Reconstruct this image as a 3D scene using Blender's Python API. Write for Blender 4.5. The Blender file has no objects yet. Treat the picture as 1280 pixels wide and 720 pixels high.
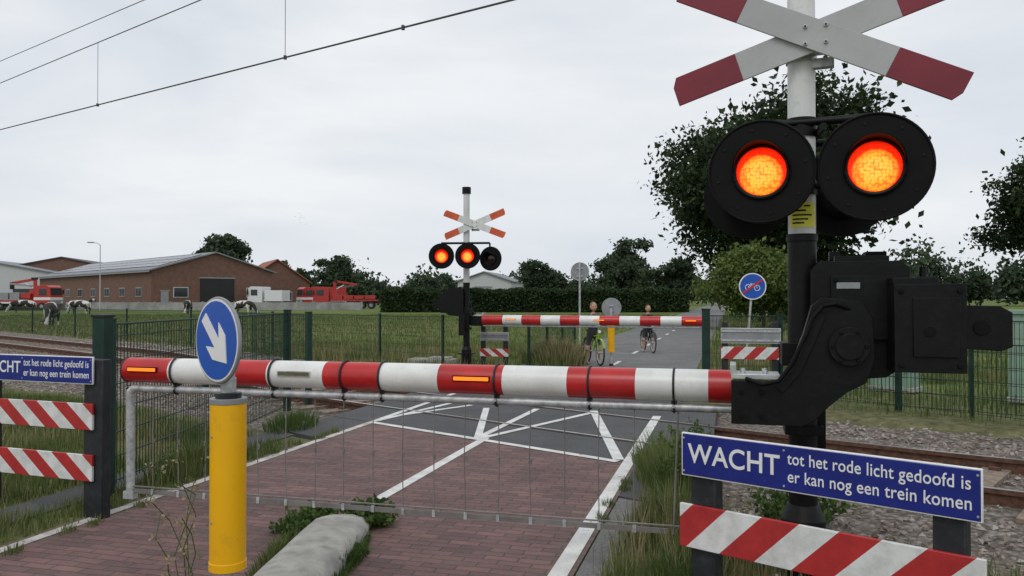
import bpy, math, random
import numpy as np
from mathutils import Vector, Matrix
random.seed(7)
rad=math.radians
scene=bpy.context.scene
COL=scene.collection

# ---------------------------------------------------------------- materials
def newmat(name):
    m=bpy.data.materials.new(name); m.use_nodes=True
    nt=m.node_tree
    return m,nt,nt.nodes['Principled BSDF']
def N(nt,typ,**kw):
    n=nt.nodes.new(typ)
    for k,v in kw.items(): setattr(n,k,v)
    return n
def ramp(nt,stops):
    r=nt.nodes.new('ShaderNodeValToRGB'); el=r.color_ramp.elements
    while len(el)<len(stops): el.new(.5)
    for e,(p,c) in zip(el,stops): e.position=p; e.color=(c[0],c[1],c[2],1)
    return r
def pbr(name,col,rough=.5,metal=0.,var=.2,scale=6.,bump=0.,bscale=40.,spec=.5,streak=False,dirt=None):
    m,nt,p=newmat(name); L=nt.links
    tc=N(nt,'ShaderNodeTexCoord'); src=tc.outputs['Object']
    if streak:
        mp=N(nt,'ShaderNodeMapping'); mp.inputs['Scale'].default_value=(1,1,.15); L.new(src,mp.inputs[0]); s2=mp.outputs[0]
    else: s2=src
    n=N(nt,'ShaderNodeTexNoise'); n.inputs['Scale'].default_value=scale; n.inputs['Detail'].default_value=6; n.inputs['Roughness'].default_value=.65
    L.new(s2,n.inputs['Vector'])
    d=tuple(max(0,c*(1-var*1.6)) for c in col); l=tuple(min(1,c*(1+var)) for c in col)
    r=ramp(nt,[(.3,d),(.62,l)]); L.new(n.outputs['Fac'],r.inputs[0]); out=r.outputs[0]
    if dirt:
        nd=N(nt,'ShaderNodeTexNoise'); nd.inputs['Scale'].default_value=scale*4; nd.inputs['Detail'].default_value=8; nd.inputs['Roughness'].default_value=.75; L.new(src,nd.inputs['Vector'])
        rd=ramp(nt,[(.52,(0,0,0)),(.74,(.8,.8,.8))]); L.new(nd.outputs['Fac'],rd.inputs[0])
        mx=N(nt,'ShaderNodeMix',data_type='RGBA'); L.new(rd.outputs[0],mx.inputs[0]); L.new(out,mx.inputs[6]); mx.inputs[7].default_value=(*dirt,1); out=mx.outputs[2]
    L.new(out,p.inputs['Base Color'])
    p.inputs['Roughness'].default_value=rough; p.inputs['Metallic'].default_value=metal
    p.inputs['Specular IOR Level'].default_value=spec
    if bump>0:
        b=N(nt,'ShaderNodeBump'); b.inputs['Strength'].default_value=bump; b.inputs['Distance'].default_value=.01
        n2=N(nt,'ShaderNodeTexNoise'); n2.inputs['Scale'].default_value=bscale; n2.inputs['Detail'].default_value=4
        L.new(src,n2.inputs['Vector']); L.new(n2.outputs['Fac'],b.inputs['Height']); L.new(b.outputs[0],p.inputs['Normal'])
    return m
def leafmat(name,c1,c2,c3,nscale=.35,trans=.25):
    m,nt,p=newmat(name); L=nt.links
    g=N(nt,'ShaderNodeNewGeometry'); tc=N(nt,'ShaderNodeTexCoord')
    n=N(nt,'ShaderNodeTexNoise'); n.inputs['Scale'].default_value=nscale; n.inputs['Detail'].default_value=3
    L.new(tc.outputs['Object'],n.inputs['Vector'])
    a=N(nt,'ShaderNodeMath',operation='MULTIPLY'); a.inputs[1].default_value=.45; L.new(g.outputs['Random Per Island'],a.inputs[0])
    b=N(nt,'ShaderNodeMath',operation='MULTIPLY_ADD'); b.inputs[1].default_value=.9; L.new(n.outputs['Fac'],b.inputs[0]); L.new(a.outputs[0],b.inputs[2])
    r=ramp(nt,[(.3,c1),(.62,c2),(.95,c3)]); L.new(b.outputs[0],r.inputs[0]); L.new(r.outputs[0],p.inputs['Base Color'])
    p.inputs['Roughness'].default_value=.65; p.inputs['Specular IOR Level'].default_value=.2
    if trans>0:
        t=N(nt,'ShaderNodeBsdfTranslucent'); L.new(r.outputs[0],t.inputs[0])
        mx=N(nt,'ShaderNodeMixShader'); mx.inputs[0].default_value=trans
        L.new(p.outputs[0],mx.inputs[1]); L.new(t.outputs[0],mx.inputs[2]); L.new(mx.outputs[0],nt.nodes['Material Output'].inputs[0])
    return m
def stripemat(name,sgn,period=.26):
    m,nt,p=newmat(name); L=nt.links
    tc=N(nt,'ShaderNodeTexCoord'); s=N(nt,'ShaderNodeSeparateXYZ'); L.new(tc.outputs['Object'],s.inputs[0])
    a=N(nt,'ShaderNodeMath',operation='MULTIPLY_ADD'); a.inputs[1].default_value=sgn; L.new(s.outputs[2],a.inputs[0]); L.new(s.outputs[0],a.inputs[2])
    b=N(nt,'ShaderNodeMath',operation='DIVIDE'); b.inputs[1].default_value=period; L.new(a.outputs[0],b.inputs[0])
    c=N(nt,'ShaderNodeMath',operation='FRACT'); L.new(b.outputs[0],c.inputs[0])
    d=N(nt,'ShaderNodeMath',operation='GREATER_THAN'); d.inputs[1].default_value=.5; L.new(c.outputs[0],d.inputs[0])
    n=N(nt,'ShaderNodeTexNoise'); n.inputs['Scale'].default_value=9; n.inputs['Detail'].default_value=8; n.inputs['Roughness'].default_value=.7; L.new(tc.outputs['Object'],n.inputs['Vector'])
    r1=ramp(nt,[(.3,(.33,.018,.02)),(.65,(.5,.03,.03))]); r2=ramp(nt,[(.28,(.5,.5,.48)),(.6,(.76,.76,.75))])
    L.new(n.outputs['Fac'],r1.inputs[0]); L.new(n.outputs['Fac'],r2.inputs[0])
    mx=N(nt,'ShaderNodeMix',data_type='RGBA'); L.new(d.outputs[0],mx.inputs[0]); L.new(r1.outputs[0],mx.inputs[6]); L.new(r2.outputs[0],mx.inputs[7])
    L.new(mx.outputs[2],p.inputs['Base Color']); p.inputs['Roughness'].default_value=.45
    return m

M={}
M['black']=pbr('black_paint',(.0045,.0045,.005),.45,var=.3,scale=5,bump=.1,bscale=30,spec=.22,dirt=(.013,.0125,.012))
M['blackm']=pbr('black_matte',(.0035,.0035,.0035),.65,var=.3,spec=.18)
M['white']=pbr('white_paint',(.68,.68,.67),.42,var=.12,scale=5,streak=True,dirt=(.5,.5,.47))
M['boomw']=pbr('boom_white',(.74,.74,.72),.32,var=.08,scale=5,dirt=(.52,.52,.49))
M['boomr']=pbr('boom_red',(.47,.014,.016),.32,var=.15,scale=5,dirt=(.33,.03,.03))
M['crossw']=pbr('cross_white',(.42,.425,.43),.5,var=.1,scale=3,dirt=(.33,.34,.32))
M['crossr']=pbr('cross_red',(.20,.010,.025),.45,var=.15,scale=4,dirt=(.13,.012,.02))
M['orange']=pbr('orange_red',(.62,.10,.03),.45,var=.15)
M['galv']=pbr('galvanised_steel',(.46,.47,.48),.45,.4,var=.25,scale=20)
M['alu']=pbr('aluminium',(.6,.61,.62),.35,.7,var=.15,scale=12)
M['wire']=pbr('wire_steel',(.2,.19,.18),.6,.3,var=.2)
M['cat']=pbr('catenary_copper',(.07,.07,.07),.6,.3)
M['dgreen']=pbr('fence_green',(.010,.034,.025),.5,var=.25,spec=.3)
M['postk']=pbr('post_dark',(.020,.022,.026),.5,var=.25,spec=.35,dirt=(.05,.05,.05))
M['yellow']=pbr('reflective_yellow',(.86,.45,.004),.32,var=.04,scale=3,dirt=(.62,.33,.02))
M['sticker']=pbr('sticker_yellow',(.80,.74,.06),.5,var=.05)
M['blue']=pbr('sign_blue',(.008,.018,.20),.35,var=.12,scale=5,dirt=(.02,.03,.2))
M['blue2']=pbr('sign_round_blue',(.008,.085,.46),.35,var=.06,scale=5)
M['swhite']=pbr('sign_white',(.80,.80,.80),.4,var=.04)
M['sred']=pbr('sign_red',(.6,.02,.02),.4,var=.05)
M['grey']=pbr('grey_back',(.27,.28,.29),.5,.2,var=.12)
M['conc']=pbr('concrete',(.38,.37,.34),.88,var=.22,scale=9,bump=.7,bscale=70,dirt=(.16,.16,.12))
M['sleeper']=pbr('sleeper_concrete',(.22,.17,.13),.9,var=.35,scale=12,bump=.5)
M['rust']=pbr('rail_rust',(.12,.06,.038),.8,.2,var=.35,scale=20)
M['railtop']=pbr('rail_head',(.35,.33,.31),.3,.8,var=.15)
M['gapshade']=pbr('dark_gap_shade',(.012,.012,.012),.8)
M['paint']=pbr('road_paint',(.66,.66,.64),.7,var=.15,scale=5,dirt=(.25,.23,.22))
M['paintw']=pbr('worn_road_paint',(.50,.48,.45),.8,var=.3,scale=7,dirt=(.13,.09,.08))
M['bark']=pbr('bark',(.06,.048,.035),.9,var=.35,scale=5,bump=.6,bscale=12)
M['stripeR']=stripemat('stripes_rising',-1.0,.34)
M['stripeL']=stripemat('stripes_falling',1.25,.30)
M['oak']=leafmat('oak_foliage',(.011,.020,.009),(.024,.041,.016),(.050,.078,.028),.45)
M['bushf']=leafmat('bush_foliage',(.05,.08,.02),(.095,.14,.034),(.16,.20,.055),.6)
M['hedge']=leafmat('hedge_foliage',(.014,.028,.013),(.028,.05,.019),(.052,.082,.028),.4)
M['farf']=leafmat('far_foliage',(.032,.052,.032),(.052,.08,.043),(.078,.112,.058),.25)  # leaf greens lightened to paint distance haze into the colour
M['farf2']=leafmat('hazy_foliage',(.07,.095,.085),(.09,.12,.10),(.11,.145,.115),.1)  # pale grey-green, distance haze put into the leaf colour
M['grass']=leafmat('grass_blades',(.045,.078,.018),(.105,.148,.040),(.22,.23,.10),.6,.3)
M['dry']=leafmat('dry_grass',(.11,.115,.04),(.23,.205,.095),(.40,.34,.2),.6,.3)
M['weed']=leafmat('weed_leaves',(.03,.062,.016),(.066,.118,.03),(.12,.175,.045),3.,.3)
M['tire']=pbr('tyre',(.02,.02,.02),.8)
M['glass']=pbr('window_glass',(.03,.035,.04),.1,var=.2)
M['redp']=pbr('red_vehicle_paint',(.42,.03,.025),.4,var=.15)
M['cabw']=pbr('white_vehicle_paint',(.7,.71,.72),.35,var=.08)

def brickmat():
    m,nt,p=newmat('brick_paving'); L=nt.links
    tc=N(nt,'ShaderNodeTexCoord')
    nd=N(nt,'ShaderNodeTexNoise'); nd.inputs['Scale'].default_value=2.2; nd.inputs['Detail'].default_value=3; L.new(tc.outputs['Object'],nd.inputs['Vector'])
    vm=N(nt,'ShaderNodeVectorMath',operation='SCALE'); vm.inputs['Scale'].default_value=.055; L.new(nd.outputs['Color'],vm.inputs[0])
    va=N(nt,'ShaderNodeVectorMath',operation='ADD'); L.new(tc.outputs['Object'],va.inputs[0]); L.new(vm.outputs[0],va.inputs[1])
    b=N(nt,'ShaderNodeTexBrick'); L.new(va.outputs[0],b.inputs['Vector'])
    b.inputs['Scale'].default_value=1; b.inputs['Brick Width'].default_value=.21; b.inputs['Row Height'].default_value=.078
    b.inputs['Mortar Size'].default_value=.006; b.inputs['Mortar Smooth'].default_value=.3
    b.inputs['Color1'].default_value=(.20,.108,.10,1); b.inputs['Color2'].default_value=(.118,.068,.067,1); b.inputs['Mortar'].default_value=(.065,.058,.05,1)
    n=N(nt,'ShaderNodeTexNoise'); n.inputs['Scale'].default_value=1.1; n.inputs['Detail'].default_value=10; n.inputs['Roughness'].default_value=.72; L.new(tc.outputs['Object'],n.inputs['Vector'])
    r=ramp(nt,[(.3,(.6,.58,.58)),(.68,(1.35,1.32,1.3))]); L.new(n.outputs['Fac'],r.inputs[0])
    mx=N(nt,'ShaderNodeMix',data_type='RGBA',blend_type='MULTIPLY'); mx.inputs[0].default_value=1
    L.new(b.outputs['Color'],mx.inputs[6]); L.new(r.outputs[0],mx.inputs[7])
    n3=N(nt,'ShaderNodeTexNoise'); n3.inputs['Scale'].default_value=45; n3.inputs['Detail'].default_value=5; n3.inputs['Roughness'].default_value=.7; L.new(tc.outputs['Object'],n3.inputs['Vector'])
    r3=ramp(nt,[(.55,(0,0,0)),(.72,(.7,.7,.7))]); L.new(n3.outputs['Fac'],r3.inputs[0])
    mx2=N(nt,'ShaderNodeMix',data_type='RGBA'); L.new(r3.outputs[0],mx2.inputs[0]); L.new(mx.outputs[2],mx2.inputs[6]); mx2.inputs[7].default_value=(.21,.18,.165,1)
    s=N(nt,'ShaderNodeSeparateXYZ'); L.new(tc.outputs['Object'],s.inputs[0]); ab=N(nt,'ShaderNodeMath',operation='ABSOLUTE'); L.new(s.outputs[0],ab.inputs[0])
    ad=N(nt,'ShaderNodeMath',operation='MULTIPLY_ADD'); ad.inputs[1].default_value=.9; L.new(n.outputs['Fac'],ad.inputs[0]); L.new(ab.outputs[0],ad.inputs[2])
    mr=N(nt,'ShaderNodeMapRange'); mr.inputs['From Min'].default_value=2.0; mr.inputs['From Max'].default_value=2.4; mr.inputs['To Max'].default_value=.55; L.new(ad.outputs[0],mr.inputs[0])
    mx3=N(nt,'ShaderNodeMix',data_type='RGBA'); L.new(mr.outputs[0],mx3.inputs[0]); L.new(mx2.outputs[2],mx3.inputs[6]); mx3.inputs[7].default_value=(.13,.125,.085,1)
    L.new(mx3.outputs[2],p.inputs['Base Color']); p.inputs['Roughness'].default_value=.82
    bp=N(nt,'ShaderNodeBump'); bp.inputs['Strength'].default_value=.6; bp.inputs['Distance'].default_value=.008; bp.invert=True
    L.new(b.outputs['Fac'],bp.inputs['Height']); L.new(bp.outputs[0],p.inputs['Normal'])
    return m
M['brick']=brickmat()
def asphalt(name,c):
    m,nt,p=newmat(name); L=nt.links; tc=N(nt,'ShaderNodeTexCoord')
    n=N(nt,'ShaderNodeTexNoise'); n.inputs['Scale'].default_value=.9; n.inputs['Detail'].default_value=9; n.inputs['Roughness'].default_value=.75; L.new(tc.outputs['Object'],n.inputs['Vector'])
    v=N(nt,'ShaderNodeTexVoronoi'); v.inputs['Scale'].default_value=110; L.new(tc.outputs['Object'],v.inputs['Vector'])
    r=ramp(nt,[(.3,tuple(x*.7 for x in c)),(.7,tuple(x*1.35 for x in c))]); L.new(n.outputs['Fac'],r.inputs[0])
    sc_=N(nt,'ShaderNodeSeparateColor'); L.new(v.outputs['Color'],sc_.inputs[0]); rg=ramp(nt,[(0,(.55,.55,.55)),(1,(1.3,1.3,1.3))]); L.new(sc_.outputs[0],rg.inputs[0])
    mx=N(nt,'ShaderNodeMix',data_type='RGBA',blend_type='MULTIPLY'); mx.inputs[0].default_value=.8; L.new(r.outputs[0],mx.inputs[6]); L.new(rg.outputs[0],mx.inputs[7])
    L.new(mx.outputs[2],p.inputs['Base Color']); p.inputs['Roughness'].default_value=.85
    b=N(nt,'ShaderNodeBump'); b.inputs['Strength'].default_value=.4; b.inputs['Distance'].default_value=.006; L.new(v.outputs['Distance'],b.inputs['Height']); L.new(b.outputs[0],p.inputs['Normal'])
    return m
M['asph']=asphalt('asphalt',(.072,.072,.075))
M['asph2']=asphalt('old_asphalt',(.15,.148,.145))
def ballastmat():
    m,nt,p=newmat('ballast_stone'); L=nt.links; tc=N(nt,'ShaderNodeTexCoord')
    v=N(nt,'ShaderNodeTexVoronoi'); v.inputs['Scale'].default_value=19; L.new(tc.outputs['Object'],v.inputs['Vector'])
    s=N(nt,'ShaderNodeSeparateColor'); L.new(v.outputs['Color'],s.inputs[0])
    r=ramp(nt,[(0,(.12,.09,.07)),(.5,(.24,.195,.16)),(1,(.38,.34,.30))]); L.new(s.outputs[0],r.inputs[0])
    r2=ramp(nt,[(.0,(1,1,1)),(.6,(.5,.5,.5)),(1,(.1,.1,.1))]); L.new(v.outputs['Distance'],r2.inputs[0])
    mx=N(nt,'ShaderNodeMix',data_type='RGBA',blend_type='MULTIPLY'); mx.inputs[0].default_value=.9; L.new(r.outputs[0],mx.inputs[6]); L.new(r2.outputs[0],mx.inputs[7])
    L.new(mx.outputs[2],p.inputs['Base Color']); p.inputs['Roughness'].default_value=.9
    b=N(nt,'ShaderNodeBump'); b.invert=True; b.inputs['Strength'].default_value=1; b.inputs['Distance'].default_value=.03; L.new(v.outputs['Distance'],b.inputs['Height']); L.new(b.outputs[0],p.inputs['Normal'])
    return m
M['ballast']=ballastmat()
def groundmat():
    m,nt,p=newmat('field_ground'); L=nt.links; tc=N(nt,'ShaderNodeTexCoord')
    n=N(nt,'ShaderNodeTexNoise'); n.inputs['Scale'].default_value=.09; n.inputs['Detail'].default_value=12; n.inputs['Roughness'].default_value=.72; L.new(tc.outputs['Object'],n.inputs['Vector'])
    r=ramp(nt,[(.32,(.08,.118,.032)),(.5,(.12,.16,.045)),(.68,(.19,.20,.075))]); L.new(n.outputs['Fac'],r.inputs[0])
    n2=N(nt,'ShaderNodeTexNoise'); n2.inputs['Scale'].default_value=6; n2.inputs['Detail'].default_value=6; n2.inputs['Roughness'].default_value=.7; L.new(tc.outputs['Object'],n2.inputs['Vector'])
    r2=ramp(nt,[(.3,(.55,.55,.55)),(.7,(1.3,1.3,1.3))]); L.new(n2.outputs['Fac'],r2.inputs[0])
    s=N(nt,'ShaderNodeSeparateXYZ'); L.new(tc.outputs['Object'],s.inputs[0])
    ab=N(nt,'ShaderNodeMath',operation='ABSOLUTE'); L.new(s.outputs[1],ab.inputs[0])
    mr=N(nt,'ShaderNodeMapRange'); mr.inputs['From Min'].default_value=3; mr.inputs['From Max'].default_value=8; mr.inputs['To Min'].default_value=1; mr.inputs['To Max'].default_value=0; L.new(ab.outputs[0],mr.inputs[0])
    dr=ramp(nt,[(.3,(.10,.088,.055)),(.65,(.19,.165,.10))]); L.new(n2.outputs['Fac'],dr.inputs[0])
    mul=N(nt,'ShaderNodeMath',operation='MULTIPLY'); mul.inputs[1].default_value=.7; L.new(mr.outputs[0],mul.inputs[0])
    mx=N(nt,'ShaderNodeMix',data_type='RGBA'); L.new(mul.outputs[0],mx.inputs[0]); L.new(r.outputs[0],mx.inputs[6]); L.new(dr.outputs[0],mx.inputs[7])
    m2=N(nt,'ShaderNodeMix',data_type='RGBA',blend_type='MULTIPLY'); m2.inputs[0].default_value=.8; L.new(mx.outputs[2],m2.inputs[6]); L.new(r2.outputs[0],m2.inputs[7])
    L.new(m2.outputs[2],p.inputs['Base Color']); p.inputs['Roughness'].default_value=.95; p.inputs['Specular IOR Level'].default_value=.1
    b=N(nt,'ShaderNodeBump'); b.inputs['Strength'].default_value=.7; b.inputs['Distance'].default_value=.06; L.new(n2.outputs['Fac'],b.inputs['Height']); L.new(b.outputs[0],p.inputs['Normal'])
    return m
M['ground']=groundmat()
def emis(name,c,s):
    m,nt,p=newmat(name); p.inputs['Base Color'].default_value=(*c,1); p.inputs['Emission Color'].default_value=(*c,1); p.inputs['Emission Strength'].default_value=s
    return m
M['lampo']=emis('boom_lamp_lit',(1,.19,.01),1.1)
M['lampoff']=pbr('boom_lamp_off',(.12,.11,.06),.3)
def lensmat():
    m,nt,p=newmat('lit_signal_lens'); L=nt.links; tc=N(nt,'ShaderNodeTexCoord')
    of=N(nt,'ShaderNodeVectorMath',operation='ADD'); of.inputs[1].default_value=(0,0,.022); L.new(tc.outputs['Object'],of.inputs[0])  # gradient centre lowered: red top rim paints the hood's lit inside onto the lens
    s=N(nt,'ShaderNodeVectorMath',operation='LENGTH'); L.new(of.outputs[0],s.inputs[0])
    r=ramp(nt,[(.0,(1,.62,.10)),(.07,(1,.50,.05)),(.100,(1,.30,.02)),(.110,(.95,.03,.005)),(.15,(.45,.006,.0))]); L.new(s.outputs['Value'],r.inputs[0])
    v=N(nt,'ShaderNodeTexVoronoi'); v.inputs['Scale'].default_value=58; v.inputs['Randomness'].default_value=.55; L.new(tc.outputs['Object'],v.inputs['Vector'])
    r2=ramp(nt,[(.0,(1.0,1.0,1.0)),(.45,(1,.82,.7)),(.72,(.95,.38,.2))]); L.new(v.outputs['Distance'],r2.inputs[0])
    mx=N(nt,'ShaderNodeMix',data_type='RGBA',blend_type='MULTIPLY'); mx.inputs[0].default_value=1; L.new(r.outputs[0],mx.inputs[6]); L.new(r2.outputs[0],mx.inputs[7])
    p.inputs['Base Color'].default_value=(.4,.02,.01,1)
    L.new(mx.outputs[2],p.inputs['Emission Color']); p.inputs['Emission Strength'].default_value=1.35
    return m
M['lens']=lensmat()
M['lensoff']=pbr('dark_lens',(.02,.004,.004),.15)

# ---------------------------------------------------------------- mesh builder
def frame(o,ex=(1,0)):
    ex=Vector((ex[0],ex[1],0)).normalized(); ey=Vector((-ex.y,ex.x,0))
    m=Matrix.Identity(4)
    for i in range(3):
        m[i][0]=ex[i]; m[i][1]=ey[i]; m[i][2]=(0,0,1)[i]; m[i][3]=o[i] if i<len(o) else 0
    return m
class B:
    def __init__(s): s.v=[];s.f=[];s.m=[];s.mats=[]
    def k(s,mat):
        mat=M[mat] if isinstance(mat,str) else mat
        if mat not in s.mats: s.mats.append(mat)
        return s.mats.index(mat)
    def add(s,vs,fs,mat):
        o=len(s.v); s.v+= [tuple(v) for v in vs]; k=s.k(mat)
        for f in fs: s.f.append([i+o for i in f]); s.m.append(k)
    def box(s,c,d,mat,rot=None):
        c=Vector(c); vs=[]
        for x in(-.5,.5):
            for y in(-.5,.5):
                for z in(-.5,.5):
                    v=Vector((x*d[0],y*d[1],z*d[2]))
                    if rot: v=rot@v
                    vs.append(v+c)
        s.add(vs,[(0,1,3,2),(4,6,7,5),(0,4,5,1),(2,3,7,6),(0,2,6,4),(1,5,7,3)],mat)
    def cyl(s,p0,p1,r0,mat,r1=None,n=16,caps=True):
        p0=Vector(p0);p1=Vector(p1); r1=r0 if r1 is None else r1
        a=(p1-p0).normalized(); u=a.orthogonal().normalized(); w=a.cross(u); vs=[]
        for p,r in((p0,r0),(p1,r1)):
            for i in range(n):
                t=2*math.pi*i/n; vs.append(p+u*math.cos(t)*r+w*math.sin(t)*r)
        fs=[(i,(i+1)%n,n+(i+1)%n,n+i) for i in range(n)]
        if caps: fs+= [tuple(range(n))[::-1],tuple(range(n,2*n))]
        s.add(vs,fs,mat)
    def tube(s,pts,r,mat,n=10):
        for a,b in zip(pts[:-1],pts[1:]): s.cyl(a,b,r,mat,n=n)
    def prism(s,pts,y0,y1,mat):
        n=len(pts); vs=[(p[0],y0,p[1]) for p in pts]+[(p[0],y1,p[1]) for p in pts]
        s.add(vs,[tuple(range(n)),tuple(range(n,2*n))[::-1]]+[(i,n+i,n+(i+1)%n,(i+1)%n) for i in range(n)],mat)
    def slab(s,pts,z0,z1,mat):
        n=len(pts); vs=[(p[0],p[1],z0) for p in pts]+[(p[0],p[1],z1) for p in pts]
        s.add(vs,[tuple(range(n))[::-1],tuple(range(n,2*n))]+[(i,(i+1)%n,n+(i+1)%n,n+i) for i in range(n)],mat)
    def sheet(s,pts,z,mat): s.add([(p[0],p[1],z) for p in pts],[tuple(range(len(pts)))],mat)
    def ell(s,c,r,mat,n=16,h=10):
        vs=[];fs=[]
        for j in range(h+1):
            ph=math.pi*j/h
            for i in range(n):
                t=2*math.pi*i/n; vs.append((c[0]+r[0]*math.sin(ph)*math.cos(t),c[1]+r[1]*math.sin(ph)*math.sin(t),c[2]+r[2]*math.cos(ph)))
        for j in range(h):
            for i in range(n): fs.append((j*n+i,(j+1)*n+i,(j+1)*n+(i+1)%n,j*n+(i+1)%n))
        s.add(vs,fs,mat)
    def torus(s,c,R,r,mat,axis='x',n=32,k=8):
        vs=[];fs=[]
        for i in range(n):
            t=2*math.pi*i/n
            for j in range(k):
                q=2*math.pi*j/k; rr=R+r*math.cos(q); a,b_,h=rr*math.cos(t),rr*math.sin(t),r*math.sin(q)
                p={'x':(h,a,b_),'y':(a,h,b_),'z':(a,b_,h)}[axis]; vs.append((c[0]+p[0],c[1]+p[1],c[2]+p[2]))
        for i in range(n):
            for j in range(k): fs.append((i*k+j,((i+1)%n)*k+j,((i+1)%n)*k+(j+1)%k,i*k+(j+1)%k))
        s.add(vs,fs,mat)
    def obj(s,name,mw=None,parent=None,bevel=0,smooth=True):
        me=bpy.data.meshes.new(name); me.from_pydata(s.v,[],s.f)
        for m in s.mats: me.materials.append(m)
        me.polygons.foreach_set('material_index',s.m)
        import bmesh
        bm=bmesh.new(); bm.from_mesh(me); bmesh.ops.recalc_face_normals(bm,faces=bm.faces); bm.to_mesh(me); bm.free()
        if smooth: me.shade_smooth(); me.set_sharp_from_angle(angle=rad(38))
        o=bpy.data.objects.new(name,me); COL.objects.link(o)
        if parent: o.parent=parent
        if mw is not None: o.matrix_local=mw
        if bevel:
            b=o.modifiers.new('b','BEVEL'); b.width=bevel; b.segments=2; b.limit_method='ANGLE'; b.angle_limit=rad(50)
        return o
def text(txt,parent,x0,z0,width,height,y=-.012,mat='swhite',bold=.0):
    c=bpy.data.curves.new('lettering','FONT'); c.body=txt; c.size=1; c.offset=bold; c.extrude=.001; c.space_character=1.04
    c.materials.append(M[mat]); o=bpy.data.objects.new('lettering',c); COL.objects.link(o)
    bpy.context.view_layer.update(); d=o.dimensions
    o.parent=parent; o.rotation_euler=(rad(90),0,0); o.scale=(width/d.x,height,1); o.location=(x0,y,z0)
    return o

# ---------------------------------------------------------------- frames
RO=(-1.09,6.25,0)
RF=frame(RO,(.9645,-.2642))
TF=frame((0,11.1,0),(.752,-.659))
RFi=RF.inverted(); TFi=TF.inverted()

# ---------------------------------------------------------------- ground
b=B()
ts=[-2500,-600,-200,-80,-40,-20,-10,0,10,20,40,80,200,600,2500]
ss=[(-2500,-.02),(-600,-.02),(-100,-.02),(-30,-.02),(-8,-.02),(-3.0,-.02),(-2.3,-.24),(2.3,-.24),(3.0,-.02),(8,-.02),(30,-.02),(100,-.02),(600,-.02),(2500,-.02)]
vs=[(x,y,z) for (y,z) in ss for x in ts]; nx=len(ts)
fs=[(j*nx+i,j*nx+i+1,(j+1)*nx+i+1,(j+1)*nx+i) for j in range(len(ss)-1) for i in range(nx-1)]
b.add(vs,fs,'ground'); b.obj('ground',TF,smooth=False)

# the line climbs gently onto its ballast bed on both sides of the crossing
def zoff(x):
    u=min(1,max(0,(abs(x)-3.6)/9)); u=u*u*(3-2*u); return (.30 if x<0 else .12)*u
b=B(); xs=np.arange(-60,30.01,.5); ys=[-3.7,-2.6,-2.2,-1.7,-1,-.4,.4,1,1.7,2.2,2.6,3.7]; zz=[-.05,-.10,-.16,-.13,-.13,-.135,-.135,-.13,-.13,-.16,-.10,-.05]
vs=[(x,y,z+random.uniform(-.012,.012)+(zoff(x) if abs(y)<3 else -.01)) for x in xs for y,z in zip(ys,zz)]; k=len(ys)
fs=[(i*k+j,(i+1)*k+j,(i+1)*k+j+1,i*k+j+1) for i in range(len(xs)-1) for j in range(k-1)]
b.add(vs,fs,'ballast')
stonem=leafmat('ballast_stones',(.13,.10,.08),(.25,.21,.18),(.42,.38,.34),2.,0)
V=[];F=[]
for i in range(19000):
    x=random.uniform(-20,12); y=random.uniform(-3.6,3.4)
    if abs(x)<3.4 and abs(y)<3.0 : continue
    ay=abs(y); zo=zoff(x)
    z=(-.135+zo) if ay<2.2 else (-.15+zo+(ay-2.2)*.12 if ay<2.6 else (-.10+zo)+( -.06-(-.10+zo))*(ay-2.6)/1.1)
    s_=random.uniform(.018,.038); o=len(V)
    q=Matrix.Rotation(random.uniform(0,6.28),3,Vector((random.random(),random.random(),random.random()+.01)).normalized())
    for c in((1,0,0),(-1,0,0),(0,.8,0),(0,-.8,0),(0,0,.6),(0,0,-.6)):
        w=q@(Vector(c)*s_*random.uniform(.8,1.2)); V.append((x+w.x,y+w.y,z+w.z+s_*.3))
    for f in((0,2,4),(2,1,4),(1,3,4),(3,0,4),(2,0,5),(1,2,5),(3,1,5),(0,3,5)): F.append([o+i_ for i_ in f])
b.add(V,F,stonem); b.obj('railway_ballast',TF,smooth=False)
b=B()
for sy in(-.75,.75):
    pr=[(-.07,-.165),(.07,-.165),(.07,-.15),(.012,-.13),(.012,-.035),(.036,-.03),(.036,.006),(-.036,.006),(-.036,-.03),(-.012,-.035),(-.012,-.13),(-.07,-.15)]
    n=len(pr); X_=list(np.arange(-60,30.1,1.0)); vs=[(x,sy+p[0],p[1]+zoff(x)) for x in X_ for p in pr]
    b.add(vs,[(k_*n+i,k_*n+(i+1)%n,(k_+1)*n+(i+1)%n,(k_+1)*n+i) for k_ in range(len(X_)-1) for i in range(n)],'rust')
    vs=[(x,sy+o,.009+zoff(x)) for x in X_ for o in(-.028,.028)]
    b.add(vs,[(2*i,2*i+1,2*i+3,2*i+2) for i in range(len(X_)-1)],'railtop')
x=-59.7
while x<30:
    zo=zoff(x)
    b.box((x,0,-.17+zo),(.25,2.5,.14),'sleeper')
    for sy in(-.75,.75):
        for q in(-.11,.11): b.box((x,sy+q,-.09+zo),(.1,.06,.04),'rust')
    x+=.6
b.obj('railway_track',TF,bevel=0)

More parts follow.
